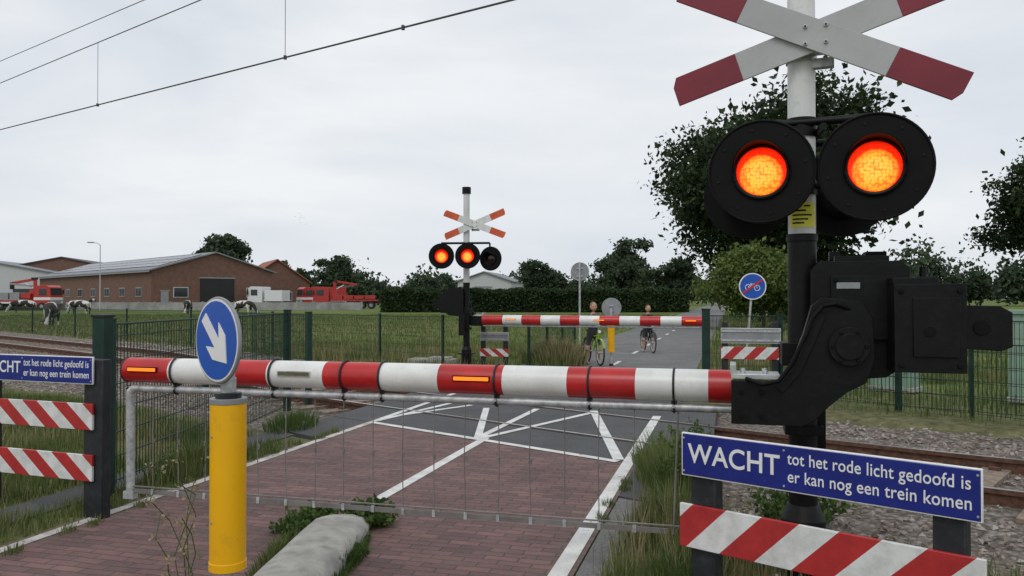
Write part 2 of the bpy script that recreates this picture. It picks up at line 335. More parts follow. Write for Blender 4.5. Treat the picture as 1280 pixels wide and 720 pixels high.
# ---------------------------------------------------------------- roads
def bD(D,a): return (D+4.37-.437*a)/.8994
b=B()
b.slab([(-1.85,-14),(1.82,-14),(1.82,bD(-1.8,1.82)),(-1.85,bD(-1.8,-1.85))],-.1,0,'brick')
b.obj('brick_path',RF,smooth=False)
b=B()
def cross(a0,a1,D0,D1,z0,z1,m): b.slab([(a0,bD(D0,a0)),(a1,bD(D0,a1)),(a1,bD(D1,a1)),(a0,bD(D1,a0))],z0,z1,m)
cross(-2.5,2.5,-1.795,2.6,-.2,.0,'asph')
cross(-2.5,2.5,-2.9,-1.805,-.23,-.003,'asph')
for D in(-.69,-.81,.69,.81):
    a0,a1=-2.5,2.5; b.sheet([(a0,bD(D-.022,a0)),(a1,bD(D-.022,a1)),(a1,bD(D+.022,a1)),(a0,bD(D+.022,a0))],.0035,'gapshade')  # flat dark strips painted for the shaded gaps beside the rails
b.slab([(-2.1,bD(2.61,-2.1)),(1.95,bD(2.61,1.95)),(1.95,420),(-2.1,420)],-.1,0,'asph2')
b.slab([(1.83,-14),(2.02,-14),(2.02,bD(-2.95,2.02)),(1.83,bD(-2.95,1.83))],-.1,-.004,'asph2')
b.slab([(-2.65,-14),(-2.25,-14),(-2.25,bD(-2.95,-2.25)),(-2.65,bD(-2.95,-2.65))],-.1,-.006,'asph')
b.obj('road',RF,smooth=False)
b=B()
def wl(p,q,w,z=.004):
    p=RFi@Vector((p[0],p[1],0)); q=RFi@Vector((q[0],q[1],0)); e=(q-p).normalized(); o=Vector((-e.y,e.x,0))*w/2
    b.sheet([(p-o)[:2],(q-o)[:2],(q+o)[:2],(p+o)[:2]],z,'paint')
b.sheet([(1.68,-14),(1.79,-14),(1.79,5.2),(1.68,5.2)],.004,'paint')
b.sheet([(-1.80,-14),(-1.71,-14),(-1.71,4.0),(-1.80,4.0)],.004,'paintw')
b.sheet([(-1.80,4.0),(-1.71,4.0),(-1.71,7.0),(-1.80,7.0)],.004,'paint')
b.sheet([(-.05,0),(.05,0),(.05,3.0),(-.05,3.0)],.004,'paint')
wl((-1.79,10.26),(1.03,7.81),.10,.0065)
wl((-.39,9.12),(-.37,11.6),.09,.005)
wl((-.39,9.12),(.36,11.5),.09,.0055)
wl((-.36,9.1),(1.1,11.1),.09,.006)
wl((1.05,7.9),(1.15,11.3),.11,.0058)
wl((-1.75,10.4),(-.7,12.6),.09,.0052)
wl((-1.5,10.9),(-.6,11.9),.09,.0056)
for i in range(14): b.sheet([(-.05,13.2+i*4),(.05,13.2+i*4),(.05,14.4+i*4),(-.05,14.4+i*4)],.004,'paint')
b.obj('road_markings',RF,smooth=False)

b=B()
P=[(-.21,0),(-.205,.06),(-.16,.115),(-.08,.135),(.08,.135),(.16,.115),(.205,.06),(.21,0)]
ysq=[0,.04,.40,.74,.75,.76,1.1,1.40,1.50,1.55]; sc=[.7,1,1.02,1,.93,1,1,.98,.85,.55]; sx=[1,1,1,1,.985,1,1,.97,.88,.74]; K=len(P)
vs=[(p[0]*sx[i]+random.uniform(-.003,.003),y,p[1]*sc[i]+random.uniform(-.003,.003)) for i,y in enumerate(ysq) for p in P]
fs=[(i*K+j,i*K+(j+1)%K,(i+1)*K+(j+1)%K,(i+1)*K+j) for i in range(len(ysq)-1) for j in range(K)]+[tuple(range(K)),tuple(range(K*(len(ysq)-1),K*len(ysq)))]
b.add(vs,fs,'conc'); b.obj('concrete_kerb',frame((-1.235,4.0,0),(.998,-.05)))

# ---------------------------------------------------------------- barrier machine
def mechanism(b):
    b.cyl((0,0,0),(0,0,1.93),.074,'black',n=24)
    b.cyl((0,0,0),(0,0,.06),.2,'conc',n=24); b.cyl((0,0,.05),(0,0,.42),.115,'black',n=24); b.cyl((0,0,.42),(0,0,.5),.115,'black',r1=.08,n=24)
    b.box((0,0,.34),(.3,.3,.03),'black')
    b.cyl((0,0,1.88),(0,0,3.95),.071,'white',n=28); b.cyl((0,0,1.9),(0,0,1.94),.08,'black',n=24)
    b.cyl((0,0,3.95),(0,0,4.1),.1,'black',n=20)
    b.prism([(.03,1.26),(.03,1.74),(.07,1.785),(.45,1.785),(.49,1.75),(.49,1.28),(.38,1.20),(.16,1.18)],-.20,.14,'black')
    b.box((.27,-.215,1.55),(.30,.03,.32),'black'); b.box((.20,-.232,1.66),(.11,.004,.032),'grey')
    b.box((.28,-.02,1.80),(.26,.2,.03),'black'); b.box((.36,.0,1.825),(.1,.1,.03),'blackm')
    b.box((.16,0,1.82),(.05,.05,.05),'black')
    for q in((.14,1.41),(.40,1.41),(.14,1.69),(.40,1.69)): b.cyl((q[0],-.228,q[1]),(q[0],-.24,q[1]),.012,'blackm',n=6)
    b.box((.535,-.29,1.455),(.31,.24,.42),'black'); b.box((.52,-.05,1.50),(.2,.34,.36),'black')
    b.box((.48,-.28,1.68),(.2,.18,.03),'black'); b.box((.56,-.415,1.46),(.2,.012,.28),'black')
    b.cyl((.53,-.42,1.44),(.53,-.425,1.44),.026,'blackm',n=16)
    for q in((.41,1.28),(.66,1.28),(.41,1.63),(.66,1.63)): b.cyl((q[0],-.41,q[1]),(q[0],-.421,q[1]),.012,'blackm',n=6)
    b.prism([(.68,1.36),(.68,1.565),(.84,1.56),(.89,1.53),(.89,1.37),(.84,1.35)],-.37,-.17,'black')
    b.prism([(.45,1.70),(.64,1.71),(.64,1.65),(.45,1.65)],-.1,.1,'black'); b.cyl((.58,-.05,1.70),(.58,-.05,1.76),.018,'black'); b.box((.49,0,1.73),(.07,.07,.04),'black')
    b.cyl((.76,-.374,1.46),(.76,-.378,1.46),.036,'blackm',n=16)
    arm=[(-.37,1.175),(-.15,1.175),(-.075,1.27),(-.02,1.42),(.02,1.56),(.07,1.60),(.25,1.58),(.30,1.50),(.31,1.30),(.27,1.18),(.18,1.13),(.10,1.06),(.03,.985),(-.03,.955),(-.37,.955)]
    b.prism(arm,-.31,-.25,'black')
    rib=[(-.15,1.15),(-.06,1.26),(.0,1.42),(.05,1.53),(.08,1.50),(.03,1.37),(-.03,1.23),(-.12,1.12)]
    b.prism(rib,-.325,-.30,'black')
    arm2=[(-.37,1.15),(-.16,1.15),(-.05,1.24),(.04,1.4),(.2,1.4),(.16,1.14),(.0,.98),(-.37,.98)]
    b.prism(arm2,-.11,-.06,'black')
    b.box((-.26,-.17,1.06),(.21,.16,.17),'black')
    b.cyl((.19,-.36,1.36),(.19,.05,1.36),.065,'black',n=24); b.cyl((.19,-.33,1.36),(.19,-.345,1.36),.095,'black',n=24)
    for q in range(6):
        a=q*math.pi/3; b.cyl((.19+.078*math.cos(a),-.34,1.36+.078*math.sin(a)),(.19+.078*math.cos(a),-.355,1.36+.078*math.sin(a)),.010,'blackm',n=6)
    b.box((-.25,-.18,1.195),(.24,.2,.025),'alu'); b.box((-.36,-.18,1.23),(.03,.2,.05),'alu')
    for q in(-.31,-.2): b.cyl((q,-.23,1.2),(q,-.23,1.225),.014,'galv',n=6); b.cyl((q,-.12,1.2),(q,-.12,1.225),.014,'galv',n=6)
    for zz_ in(1.0,1.12):
        for xx in(-.32,-.22): b.cyl((xx,-.31,zz_),(xx,-.323,zz_),.013,'blackm',n=6)
    pts=[Vector((-.30,-.33,1.19)),Vector((-.22,-.355,1.165)),Vector((-.14,-.365,1.185)),Vector((-.08,-.365,1.27)),Vector((-.02,-.36,1.40)),Vector((.02,-.35,1.5)),Vector((.07,-.345,1.56)),Vector((.13,-.33,1.57)),Vector((.2,-.30,1.54))]
    b.tube(pts,.011,'blackm')
    b.box((.05,.12,1.0),(.14,.16,.5),'black')
    b.box((0,0,1.3),(.22,.2,.12),'black'); b.box((0,0,.9),(.19,.19,.05),'black')
segs=[0,.093,.21,.279,.379,.474,.571,.672,.769,.867,.967,1.0]
def boom(b,xt,xe,z,segs,lamps,y0=0,rr=.088,skirt=True,lampy=-1):
    L=xe-xt
    for i in range(len(segs)-1):
        c='boomr' if i%2==0 else 'boomw'
        x0=xt+L*segs[i]; x1=xt+L*segs[i+1]
        b.cyl((x0,y0,z),(x1,y0,z),rr*(.96+.1*segs[i]),c,r1=rr*(.96+.1*segs[i+1]),n=40,caps=(i==0 or i==len(segs)-2))
    b.torus((xt+.004,y0,z),rr*.94,.006,'postk',axis='x',n=32,k=6)
    for s_,on in lamps:
        x=xt+L*s_; b.box((x,y0+lampy*(rr+.000),z+.012),(.235,.014,.034),'blackm' if on else 'galv'); b.box((x,y0+lampy*(rr+.006),z+.012),(.22,.01,.022),'lampo' if on else 'lampoff')
    if skirt:
        zt=z-.125
        b.cyl((xt+.05,y0-.02,zt),(xe,y0-.02,zt),.024,'galv',n=14)
        b.tube([(xt+.06,y0-.02,zt+.0),(xt+.03,y0-.02,zt-.03),(xt+.035,y0-.02,.24)],.028,'galv',n=12)
        b.box((xt+.035,y0-.02,.24),(.08,.05,.05),'galv')
        for s_ in(.1,.285,.41,.475,.66,.8,.92):
            x=xt+L*s_
            b.torus((x,y0,z),rr*1.08,.007,'postk',axis='x',n=28,k=6); b.box((x,y0-.02,zt+.03),(.03,.03,.11),'postk'); b.torus((x,y0-.02,zt),.03,.006,'postk',axis='x',n=16,k=6); b.cyl((x,y0-.05,zt+.01),(x,y0-.065,zt+.01),.01,'galv',n=6)
        b.box((xt+.04+(L-.4)/2,y0-.02,.268),(L-.4,.008,.03),'wire')
        b.cyl((xt+.06,y0-.02,.30),(xe-.3,y0-.02,.30),.006,'wire',n=6)
        b.cyl((xe-.33,y0-.02,.255),(xe-.3,y0-.02,zt),.006,'wire',n=6)
        x=xt+.22
        while x<xe-.35:
            w=random.uniform(-.008,.008)
            b.tube([(x,y0-.02,zt),(x+w,y0-.02+w,.62),(x,y0-.02,.27)],.0034,'wire',n=5); b.box((x,y0-.02,.62),(.012,.012,.03),'wire'); b.box((x,y0-.026,.27),(.02,.012,.04),'galv'); x+=.205
root=bpy.data.objects.new('level_crossing_barrier',None); COL.objects.link(root); root.matrix_local=frame((1.56,4.3,0),(.9645,-.2642))
b=B(); mechanism(b); b.obj('drive_mechanism',parent=root,bevel=.006)
b=B(); boom(b,-4.41,-.36,1.10,segs,[(.045,1),(.33,0),(.625,1)],y0=.11); b.obj('boom',parent=root)
# yellow label wrapped on the front of the pole, with small print bars
def arc(b,r0,z0,z1,a0,a1,mat,n=14):
    vs=[]
    for i in range(n+1):
        a=rad(a0+(a1-a0)*i/n)
        for z in(z0,z1): vs.append((r0*math.sin(a),-r0*math.cos(a),z))
    b.add(vs,[(2*i,2*i+2,2*i+3,2*i+1) for i in range(n)],mat)
b=B(); arc(b,.0728,1.975,2.105,-62,58,'sticker')
for z,a0,a1 in((2.082,-45,-5),(2.082,3,30),(2.058,-45,12),(2.034,-45,38),(2.012,-45,20),(1.992,-45,5)): arc(b,.0736,z,z+.009,a0,a1,'postk')
b.obj('pole_label',parent=root,smooth=False)

def xcross(name,center,ex,half,w,t1,t2,white,red,parent):
    b=B()
    for k_,(ang,y) in enumerate(((t1,-.022),(t2,0))):
        e=Matrix.Rotation(ang,3,'Y')
        def q(x,z): v=e@Vector((x,0,z)); return (v.x,v.z)
        h=w/2; m=half*.53; k2=half-.05
        b.prism([q(-m,-h),q(m,-h),q(m,h),q(-m,h)],y-.008,y+.008,white)
        b.prism([q(m,-h),q(k2+.02,-h),q(half,-h+.05),q(half,h),q(m,h)],y-.008,y+.008,red)
        b.prism([q(-half,-h),q(-m,-h),q(-m,h),q(-k2-.02,h),q(-half,h-.05)],y-.008,y+.008,red)
    for sx in(-.05,.05):
        for sz in(-.045,.045): b.cyl((sx,-.03,sz),(sx,-.04,sz),.011,'galv',n=8); b.cyl((sx,-.04,sz),(sx,-.046,sz),.006,'postk',n=6)
    b.box((0,.05,0),(.16,.07,.16),'galv'); b.box((0,.1,-.12),(.18,.05,.05),'galv')
    o=b.obj(name,parent=parent,smooth=False,bevel=.002); o.matrix_world=frame(center,ex); return o
def lamp(center,ex,R,lit,parent,lr=.125):
    mw=frame(center,ex); b=B()
    b.cyl((0,0,0),(0,.018,0),R,'blackm',n=56); b.torus((0,.0,0),R-.006,.007,'blackm',axis='y',n=56,k=8)
    b.cyl((0,.018,0),(0,.20,0),lr+.03,'black',r1=lr*.8,n=32)
    n=40; vs=[];fs=[]
    for i in range(n+1):
        a=math.pi*(-.12)+ (math.pi*1.24)*i/n; L_=.03+.13*max(0,math.sin(a))**.8
        for rr_,yy in((lr+.022,0),(lr+.016,-L_),(lr+.010,-L_),(lr+.014,0)): vs.append((rr_*math.cos(a),yy,rr_*math.sin(a)))
    for i in range(n):
        for j in range(4): fs.append((i*4+j,(i+1)*4+j,(i+1)*4+(j+1)%4,i*4+(j+1)%4))
    b.add(vs,fs,'blackm'); b.torus((0,-.006,0),lr+.012,.012,'black',axis='y',n=40,k=8)
    for i in range(8): a=i*math.pi/4+.2; b.cyl((R*.82*math.cos(a),-.001,R*.82*math.sin(a)),(R*.82*math.cos(a),-.005,R*.82*math.sin(a)),.008,'black',n=6)
    o=b.obj('signal_head'); o.parent=parent; o.matrix_world=mw
    b=B(); vs=[(0,-.035,0)];fs=[]; n=40
    for j,(q,y) in enumerate(((.5,-.03),(.8,-.018),(1,-.004))):
        for i in range(n): a=2*math.pi*i/n; vs.append((lr*q*math.cos(a),y,lr*q*math.sin(a)))
    for i in range(n): fs.append((0,1+i,1+(i+1)%n))
    for j in range(2):
        for i in range(n): fs.append((1+j*n+i,1+(j+1)*n+i,1+(j+1)*n+(i+1)%n,1+j*n+(i+1)%n))
    b.add(vs,fs,'lens' if lit else 'lensoff'); o=b.obj('lens'); o.parent=parent; o.matrix_world=mw
bpy.context.view_layer.update()
LX=(.93,-.368)
xcross('st_andrews_cross',(1.585,4.16,2.965),LX,.765,.155,rad(26.5),rad(-17.5),'crossw','crossr',root)
lamp((1.295,4.15,2.255),LX,.27,True,root); lamp((1.80,3.96,2.25),LX,.27,True,root)
lamp((1.39,4.72,2.20),(-.9645,.2642),.25,False,root); lamp((1.90,4.60,2.2),(-.9645,.2642),.25,False,root)
b=B()
def W(p): return root.matrix_world.inverted()@Vector(p)
b.tube([W((1.40,4.30,2.53)),W((1.88,4.10,2.53))],.022,'black'); b.tube([W((1.40,4.30,2.53)),W((1.33,4.25,2.44)),W((1.33,4.25,2.26))],.018,'black'); b.tube([W((1.88,4.1,2.53)),W((1.86,4.08,2.44)),W((1.86,4.08,2.26))],.018,'black')
b.tube([W((1.44,4.62,2.48)),W((1.9,4.5,2.48))],.022,'black'); b.tube([W((1.44,4.62,2.48)),W((1.38,4.6,2.3))],.018,'black'); b.tube([W((1.9,4.5,2.48)),W((1.88,4.5,2.3))],.018,'black')
b.tube([W((1.60,4.1,2.48)),W((1.70,4.55,2.48))],.02,'black'); b.cyl((0,0,2.46),(0,0,2.56),.08,'black',n=24); b.cyl((0,0,2.15),(0,0,2.22),.08,'black',n=24)
b.tube([W((1.33,4.25,2.3)),W((1.56,4.3,2.16)),W((1.86,4.08,2.3))],.016,'black')
b.cyl((0,0,2.86),(0,0,2.90),.08,'galv',n=24)
b.obj('lamp_bracket',parent=root)

fr=bpy.data.objects.new('level_crossing_barrier',None); COL.objects.link(fr); fr.matrix_local=frame((-1.03,18.1,0),(-.9645,.2642))
b=B(); mechanism(b); b.obj('drive_mechanism',parent=fr,bevel=.006)
b=B(); boom(b,-5.2,-.36,1.10,[0,.09,.18,.27,.36,.45,.54,.63,.72,.81,.9,1.0],[(.05,1),(.45,1),(.86,1)],y0=-.1,rr=.105,skirt=False,lampy=1)
b.cyl((-5.15,-.1,.965),(-.36,-.1,.965),.018,'galv'); b.obj('boom',parent=fr)
bpy.context.view_layer.update()
FX=(.985,-.17)
xcross('st_andrews_cross',(-.84,17.95,3.25),FX,.74,.15,rad(21),rad(-22),'white','orange',fr)
lamp((-1.58,17.9,2.53),(.99,.1),.285,True,fr,lr=.15); lamp((-.99,17.8,2.53),FX,.285,True,fr,lr=.15); lamp((-.48,17.85,2.47),(.90,-.43),.27,False,fr)
b=B(); Wf=fr.matrix_world.inverted(); b.tube([Wf@Vector((-1.6,18.1,2.83)),Wf@Vector((-.5,18.0,2.83))],.025,'black')
for xx in(-1.58,-.99,-.5): b.tube([Wf@Vector((xx,18.05,2.83)),Wf@Vector((xx,18.02,2.5))],.02,'black')
b.obj('lamp_bracket',parent=fr)

# ---------------------------------------------------------------- warning boards
def wacht(name,o,ex,L,H,zc,boards,posts,stripe,back=False):
    mw=frame((o[0],o[1],0),ex); rt=bpy.data.objects.new(name,None); COL.objects.link(rt); rt.matrix_local=mw
    b=B(); b.box((L/2,0,zc),(L,.016,H),'swhite')
    b.box((L/2,-.002,zc),(L-.012,.018,H-.012),'grey' if back else 'blue'); b.obj('sign_panel',parent=rt,bevel=.003)
    if back:
        b=B(); b.box((L/2,-.014,zc+H*.3),(L,.02,.03),'galv'); b.box((L/2,-.014,zc-H*.3),(L,.02,.03),'galv'); b.obj('rails',parent=rt)
    else:
        text('WACHT',rt,L*.03,zc-H*.17,L*.355,H*.62,bold=.013)
        text('tot het rode licht gedoofd is',rt,L*.41,zc+H*.10,L*.56,H*.36,bold=.006)
        text('er kan nog een trein komen',rt,L*.41,zc-H*.28,L*.56,H*.36,bold=.006)
        b=B()
        for x in (.015,L*.398,L-.015):
            for z in (-H*.38,H*.38): b.cyl((x,-.011,zc+z),(x,-.014,zc+z),.005,'galv',n=8)
        b.obj('rivets',parent=rt)
    for z0,z1,x0,x1 in boards:
        b=B(); b.box((0,0,0),(x1-x0,.02,z1-z0),stripe); ob=b.obj('striped_board',parent=rt,bevel=.003); ob.location=((x0+x1)/2,0,(z0+z1)/2)
    b=B()
    for x,w,h in posts: b.box((x,.055,h/2-.05),(w,.08,h+.1),'postk')
    b.obj('posts',parent=rt,bevel=.008)
wacht('warning_sign',(.82,3.86),(.752,-.659),1.27,.205,.852,[(.41,.615,-.01,1.28)],[(.10,.13,.93),(1.15,.12,.93)],'stripeR')
LW=1.16
wacht('warning_sign',(-3.03-.938*LW,5.8+.347*LW),(.938,-.347),LW,.2,1.07,[(.64,.83,0,LW),(.27,.46,0,LW)],[(LW-.02,.18,1.15),(.05,.14,1.15)],'stripeL')
wacht('warning_sign',(3.42,13.1),(.9645,-.2642),.93,.25,.98,[(.60,.80,0,.9)],[(.06,.1,1.2),(.84,.1,1.2)],'stripeR',back=True)
wacht('warning_sign',(-.74,18.6),(.9645,-.2642),.68,.2,.70,[(.24,.42,0,.68)],[(.06,.1,1.0),(.6,.1,1.0)],'stripeL',back=True)

# ---------------------------------------------------------------- bollards
def bollard(name,o,ex,zs,R):
    rt=bpy.data.objects.new(name,None); COL.objects.link(rt); rt.matrix_local=frame((o[0],o[1],0),ex)
    b=B(); b.cyl((0,0,0),(0,0,zs),.03,'galv',n=20); b.cyl((0,0,.335),(0,0,1.115),.083,'yellow',n=40); b.cyl((0,0,.32),(0,0,.36),.086,'yellow',n=40)
    b.cyl((0,0,1.10),(0,0,1.125),.086,'grey',n=36); b.cyl((0,0,1.125),(0,0,1.15),.06,'postk',n=24); b.cyl((0,0,1.15),(0,0,1.22),.036,'galv',n=20); b.cyl((0,0,.0),(0,0,.05),.05,'postk',n=20)
    b.cyl((.0,-.082,.55),(.0,-.086,.55),.007,'grey',n=8); b.cyl((.0,-.082,.95),(.0,-.086,.95),.007,'grey',n=8)
    b.obj('post',parent=rt,bevel=.003)
    b=B(); b.cyl((0,-.045,zs),(0,-.06,zs),R,'grey',n=56); b.torus((0,-.053,zs),R-.004,.009,'grey',axis='y',n=56)
    b.cyl((0,-.059,zs),(0,-.063,zs),R*.97,'swhite' ,n=56); b.cyl((0,-.062,zs),(0,-.066,zs),R*.92,'blue2',n=56)
    a=[(-.025,.14),(.025,.14),(.025,-.02),(.075,.035),(.075,-.045),(0,-.135),(-.075,-.045),(-.075,.035),(-.025,-.02)]
    e=Matrix.Rotation(rad(-45),3,'Y'); pts=[]
    for x,z in a:
        v=e@Vector((x*1.08*R/.2,0,z*1.08*R/.2)); pts.append((v.x,v.z+zs))
    b.prism(pts,-.070,-.064,'swhite'); b.box((0,-.03,zs+.05),(.09,.05,.03),'galv'); b.box((0,-.03,zs-.07),(.09,.05,.03),'galv')
    b.obj('round_sign',parent=rt)
bollard('keep_right_bollard',(-1.345,3.8),(.752,-.659),1.40,.2)
bollard('keep_right_bollard',(2.33,18.8),(-.9645,.2642),1.36,.23)

rt=B(); rt.cyl((0,0,0),(0,0,2.75),.03,'galv'); rt.cyl((0,.035,2.45),(0,.05,2.45),.3,'grey',n=40); rt.torus((0,.042,2.45),.295,.01,'galv',axis='y',n=40); rt.box((0,.02,2.55),(.2,.04,.04),'galv'); rt.box((0,.02,2.3),(.2,.04,.04),'galv')
rt.obj('round_traffic_sign',frame((2.2,26,0),(.9645,-.2642)))
b=B(); b.cyl((0,0,0),(0,0,1.95),.025,'galv'); z=1.86; b.cyl((0,-.03,z),(0,-.045,z),.3,'swhite',n=40); b.cyl((0,-.044,z),(0,-.049,z),.275,'blue2',n=40)
for x in(-.1,.1): b.torus((x,-.052,z-.03),.06,.008,'swhite',axis='y',n=24,k=6)
for p,q in(((-.1,-.03),(-.04,.05)),((-.04,.05),(.08,.05)),((.08,.05),(.1,-.03)),((-.1,-.03),(0,-.03)),((0,-.03),(.08,.05)),((0,-.03),(-.05,.07))): b.cyl((p[0],-.052,z+p[1]),(q[0],-.052,z+q[1]),.007,'swhite',n=6)
e=Matrix.Rotation(rad(-40),3,'Y'); b.box((0,-.062,z),(.54,.006,.042),'sred',rot=e)
mw=frame((5.24,18.0,0),(.99,-.1))@Matrix.Rotation(rad(5),4,'Y'); b.obj('end_of_cycle_path_sign',mw)

# ---------------------------------------------------------------- fences
def fence(name,pts,h,sp=.055,post=.06,ph=None,mat='dgreen',pitch=2.5,wr=.0032):
    b=B(); ph=ph or h+.04
    for (p,q) in zip(pts[:-1],pts[1:]):
        p=Vector((p[0],p[1],0));q=Vector((q[0],q[1],0)); L=(q-p).length; e=(q-p)/L
        n=max(1,round(L/pitch)); rz=Matrix.Rotation(math.atan2(e.y,e.x),3,'Z')
        for i in range(n+1):
            c=p+e*(L*i/n); b.box((c.x,c.y,ph/2),(post,post,ph),mat,rot=rz); b.box((c.x,c.y,ph+.005),(post*1.1,post*1.1,.012),'postk',rot=rz)
        k=int(L/sp)
        for i in range(k):
            c=p+e*(L*(i+.5)/k); b.cyl((c.x,c.y,.05),(c.x,c.y,h),wr,mat,n=4,caps=False)
        zq=.08
        while zq<h:
            for o in(-.006,.006):
                v=Vector((-e.y,e.x,0))*o; a=p+v; c=q+v; b.cyl((a.x,a.y,zq),(c.x,c.y,zq),wr*1.25,mat,n=4,caps=False)
            zq+=.2
        b.cyl((p.x,p.y,h),(q.x,q.y,h),.008,mat,n=6)
    return b.obj(name)
fence('mesh_fence',[(-3.30,6.55),(-3.17,11.3)],1.38,post=.085,pitch=4.8,wr=.004)
fence('mesh_fence',[(-3.05,12.0),(-5.4,14.1)],1.34,post=.075,pitch=4,wr=.004)
fence('mesh_fence',[(-1.6,18.5),(-3.3,20.0),(-36,48.5)],1.15,sp=.07,pitch=5,post=.05)
fence('mesh_fence',[(3.25,13.3),(4.35,13.0),(6.6,9.7)],1.3,post=.07)
fence('mesh_fence',[(4.3,12.3),(13.5,4.3)],.98,post=.05,wr=.004)
fence('mesh_fence',[(.4,18.9),(.9,20.5),(2.0,25.5)],1.0,sp=.08)
b=B(); b.box((0,0,.7),(.13,.13,1.4),'dgreen'); b.box((0,0,1.41),(.15,.15,.02),'postk'); b.obj('gate_post',frame((3.2,13.2,0),(.9645,-.264)),bevel=.004)
b=B(); b.box((0,0,.725),(.11,.11,1.45),'dgreen'); b.box((0,0,1.455),(.13,.13,.02),'postk'); b.obj('gate_post',frame((-3.28,6.42,0),(.9645,-.264)),bevel=.004)
M['cab']=pbr('cabinet_green',(.22,.33,.25),.5,var=.1)
for (x,y,w,h) in((6.6,13.8,.7,.75),(8.0,12.1,.8,1.35)):
    b=B(); b.box((0,0,h/2),(w,.4,h),'cab'); b.box((0,0,h+.03),(w+.08,.48,.06),'cab'); b.box((0,0,.04),(w+.06,.46,.08),'conc'); b.box((0,-.203,h*.5),(w*.9,.01,h*.85),'cab'); b.box((w*.3,-.215,h*.5),(.03,.03,.1),'galv')
    b.obj('trackside_cabinet',frame((x,y,0),(.752,-.659)),bevel=.01)
b=B(); b.box((0,0,.07),(1.1,.5,.14),'conc'); b.box((.2,0,.16),(.5,.4,.05),'conc'); b.obj('concrete_slab',frame((-1.9,19.2,0),(.9645,-.264)),bevel=.01)
for x,y,h in((6.6,9.9,1.05),(7.3,9.3,1.2)):
    b=B(); b.cyl((0,0,0),(0,0,h),.022,'postk'); b.cyl((0,0,h),(0,0,h+.03),.03,'postk'); b.box((0,-.02,h-.1),(.06,.01,.1),'grey'); b.obj('marker_post',frame((x,y,0)))

# ---------------------------------------------------------------- catenary
b=B()
def cw(p,q,r_): b.cyl(p,q,r_,'cat',n=6)
A1=Vector((-16.2,25.3,6.93)); A2=Vector((0.05,11.1,5.76)); e=A2-A1
cw(A1-e*.9,A2+e*.25,.016)
M1=Vector((-16.2,25.3,8.42)); M2=Vector((-6.7,17.0,7.93)); e2=M2-M1; cw(M1-e2*1.5,M2+e2*1.2,.013)
F1=Vector((-16.2,25.3,9.12)); F2=Vector((-8.7,18.7,8.56)); e3=F2-F1; cw(F1-e3*1.5,F2+e3*2,.011)
for x in(-20.5,-10.6,-4.22,-1.73):
    u=(x-A1.x)/e.x; a=A1+e*u; w=(x-M1.x)/e2.x; c=M1+e2*w
    if x!=-1.73: b.cyl(a,(a.x,a.y,c.z),.006,'cat',n=5)
    b.box(a,(.05,.05,.07),'cat')
b.obj('overhead_wires')

# ---------------------------------------------------------------- foliage
def quads(name,C,S,rng,mat,parent=None):
    n=len(C); u=rng.normal(size=(n,3)); u/=np.linalg.norm(u,axis=1)[:,None]
    w=rng.normal(size=(n,3)); v=np.cross(u,w); v/=np.linalg.norm(v,axis=1)[:,None]
    S=S[:,None]; Vt=np.empty((n,4,3)); Vt[:,0]=C-u*S; Vt[:,1]=C+v*S*.6; Vt[:,2]=C+u*S; Vt[:,3]=C-v*S*.6
    me=bpy.data.meshes.new(name); me.vertices.add(4*n); me.vertices.foreach_set('co',Vt.reshape(-1).astype(np.float32))
    me.loops.add(4*n); me.loops.foreach_set('vertex_index',np.arange(4*n,dtype=np.int32))
    me.polygons.add(n); me.polygons.foreach_set('loop_start',np.arange(0,4*n,4,dtype=np.int32)); me.polygons.foreach_set('loop_total',np.full(n,4,dtype=np.int32))
    me.update(); me.materials.append(M[mat]); o=bpy.data.objects.new(name,me); COL.objects.link(o)
    if parent: o.parent=parent
    return o
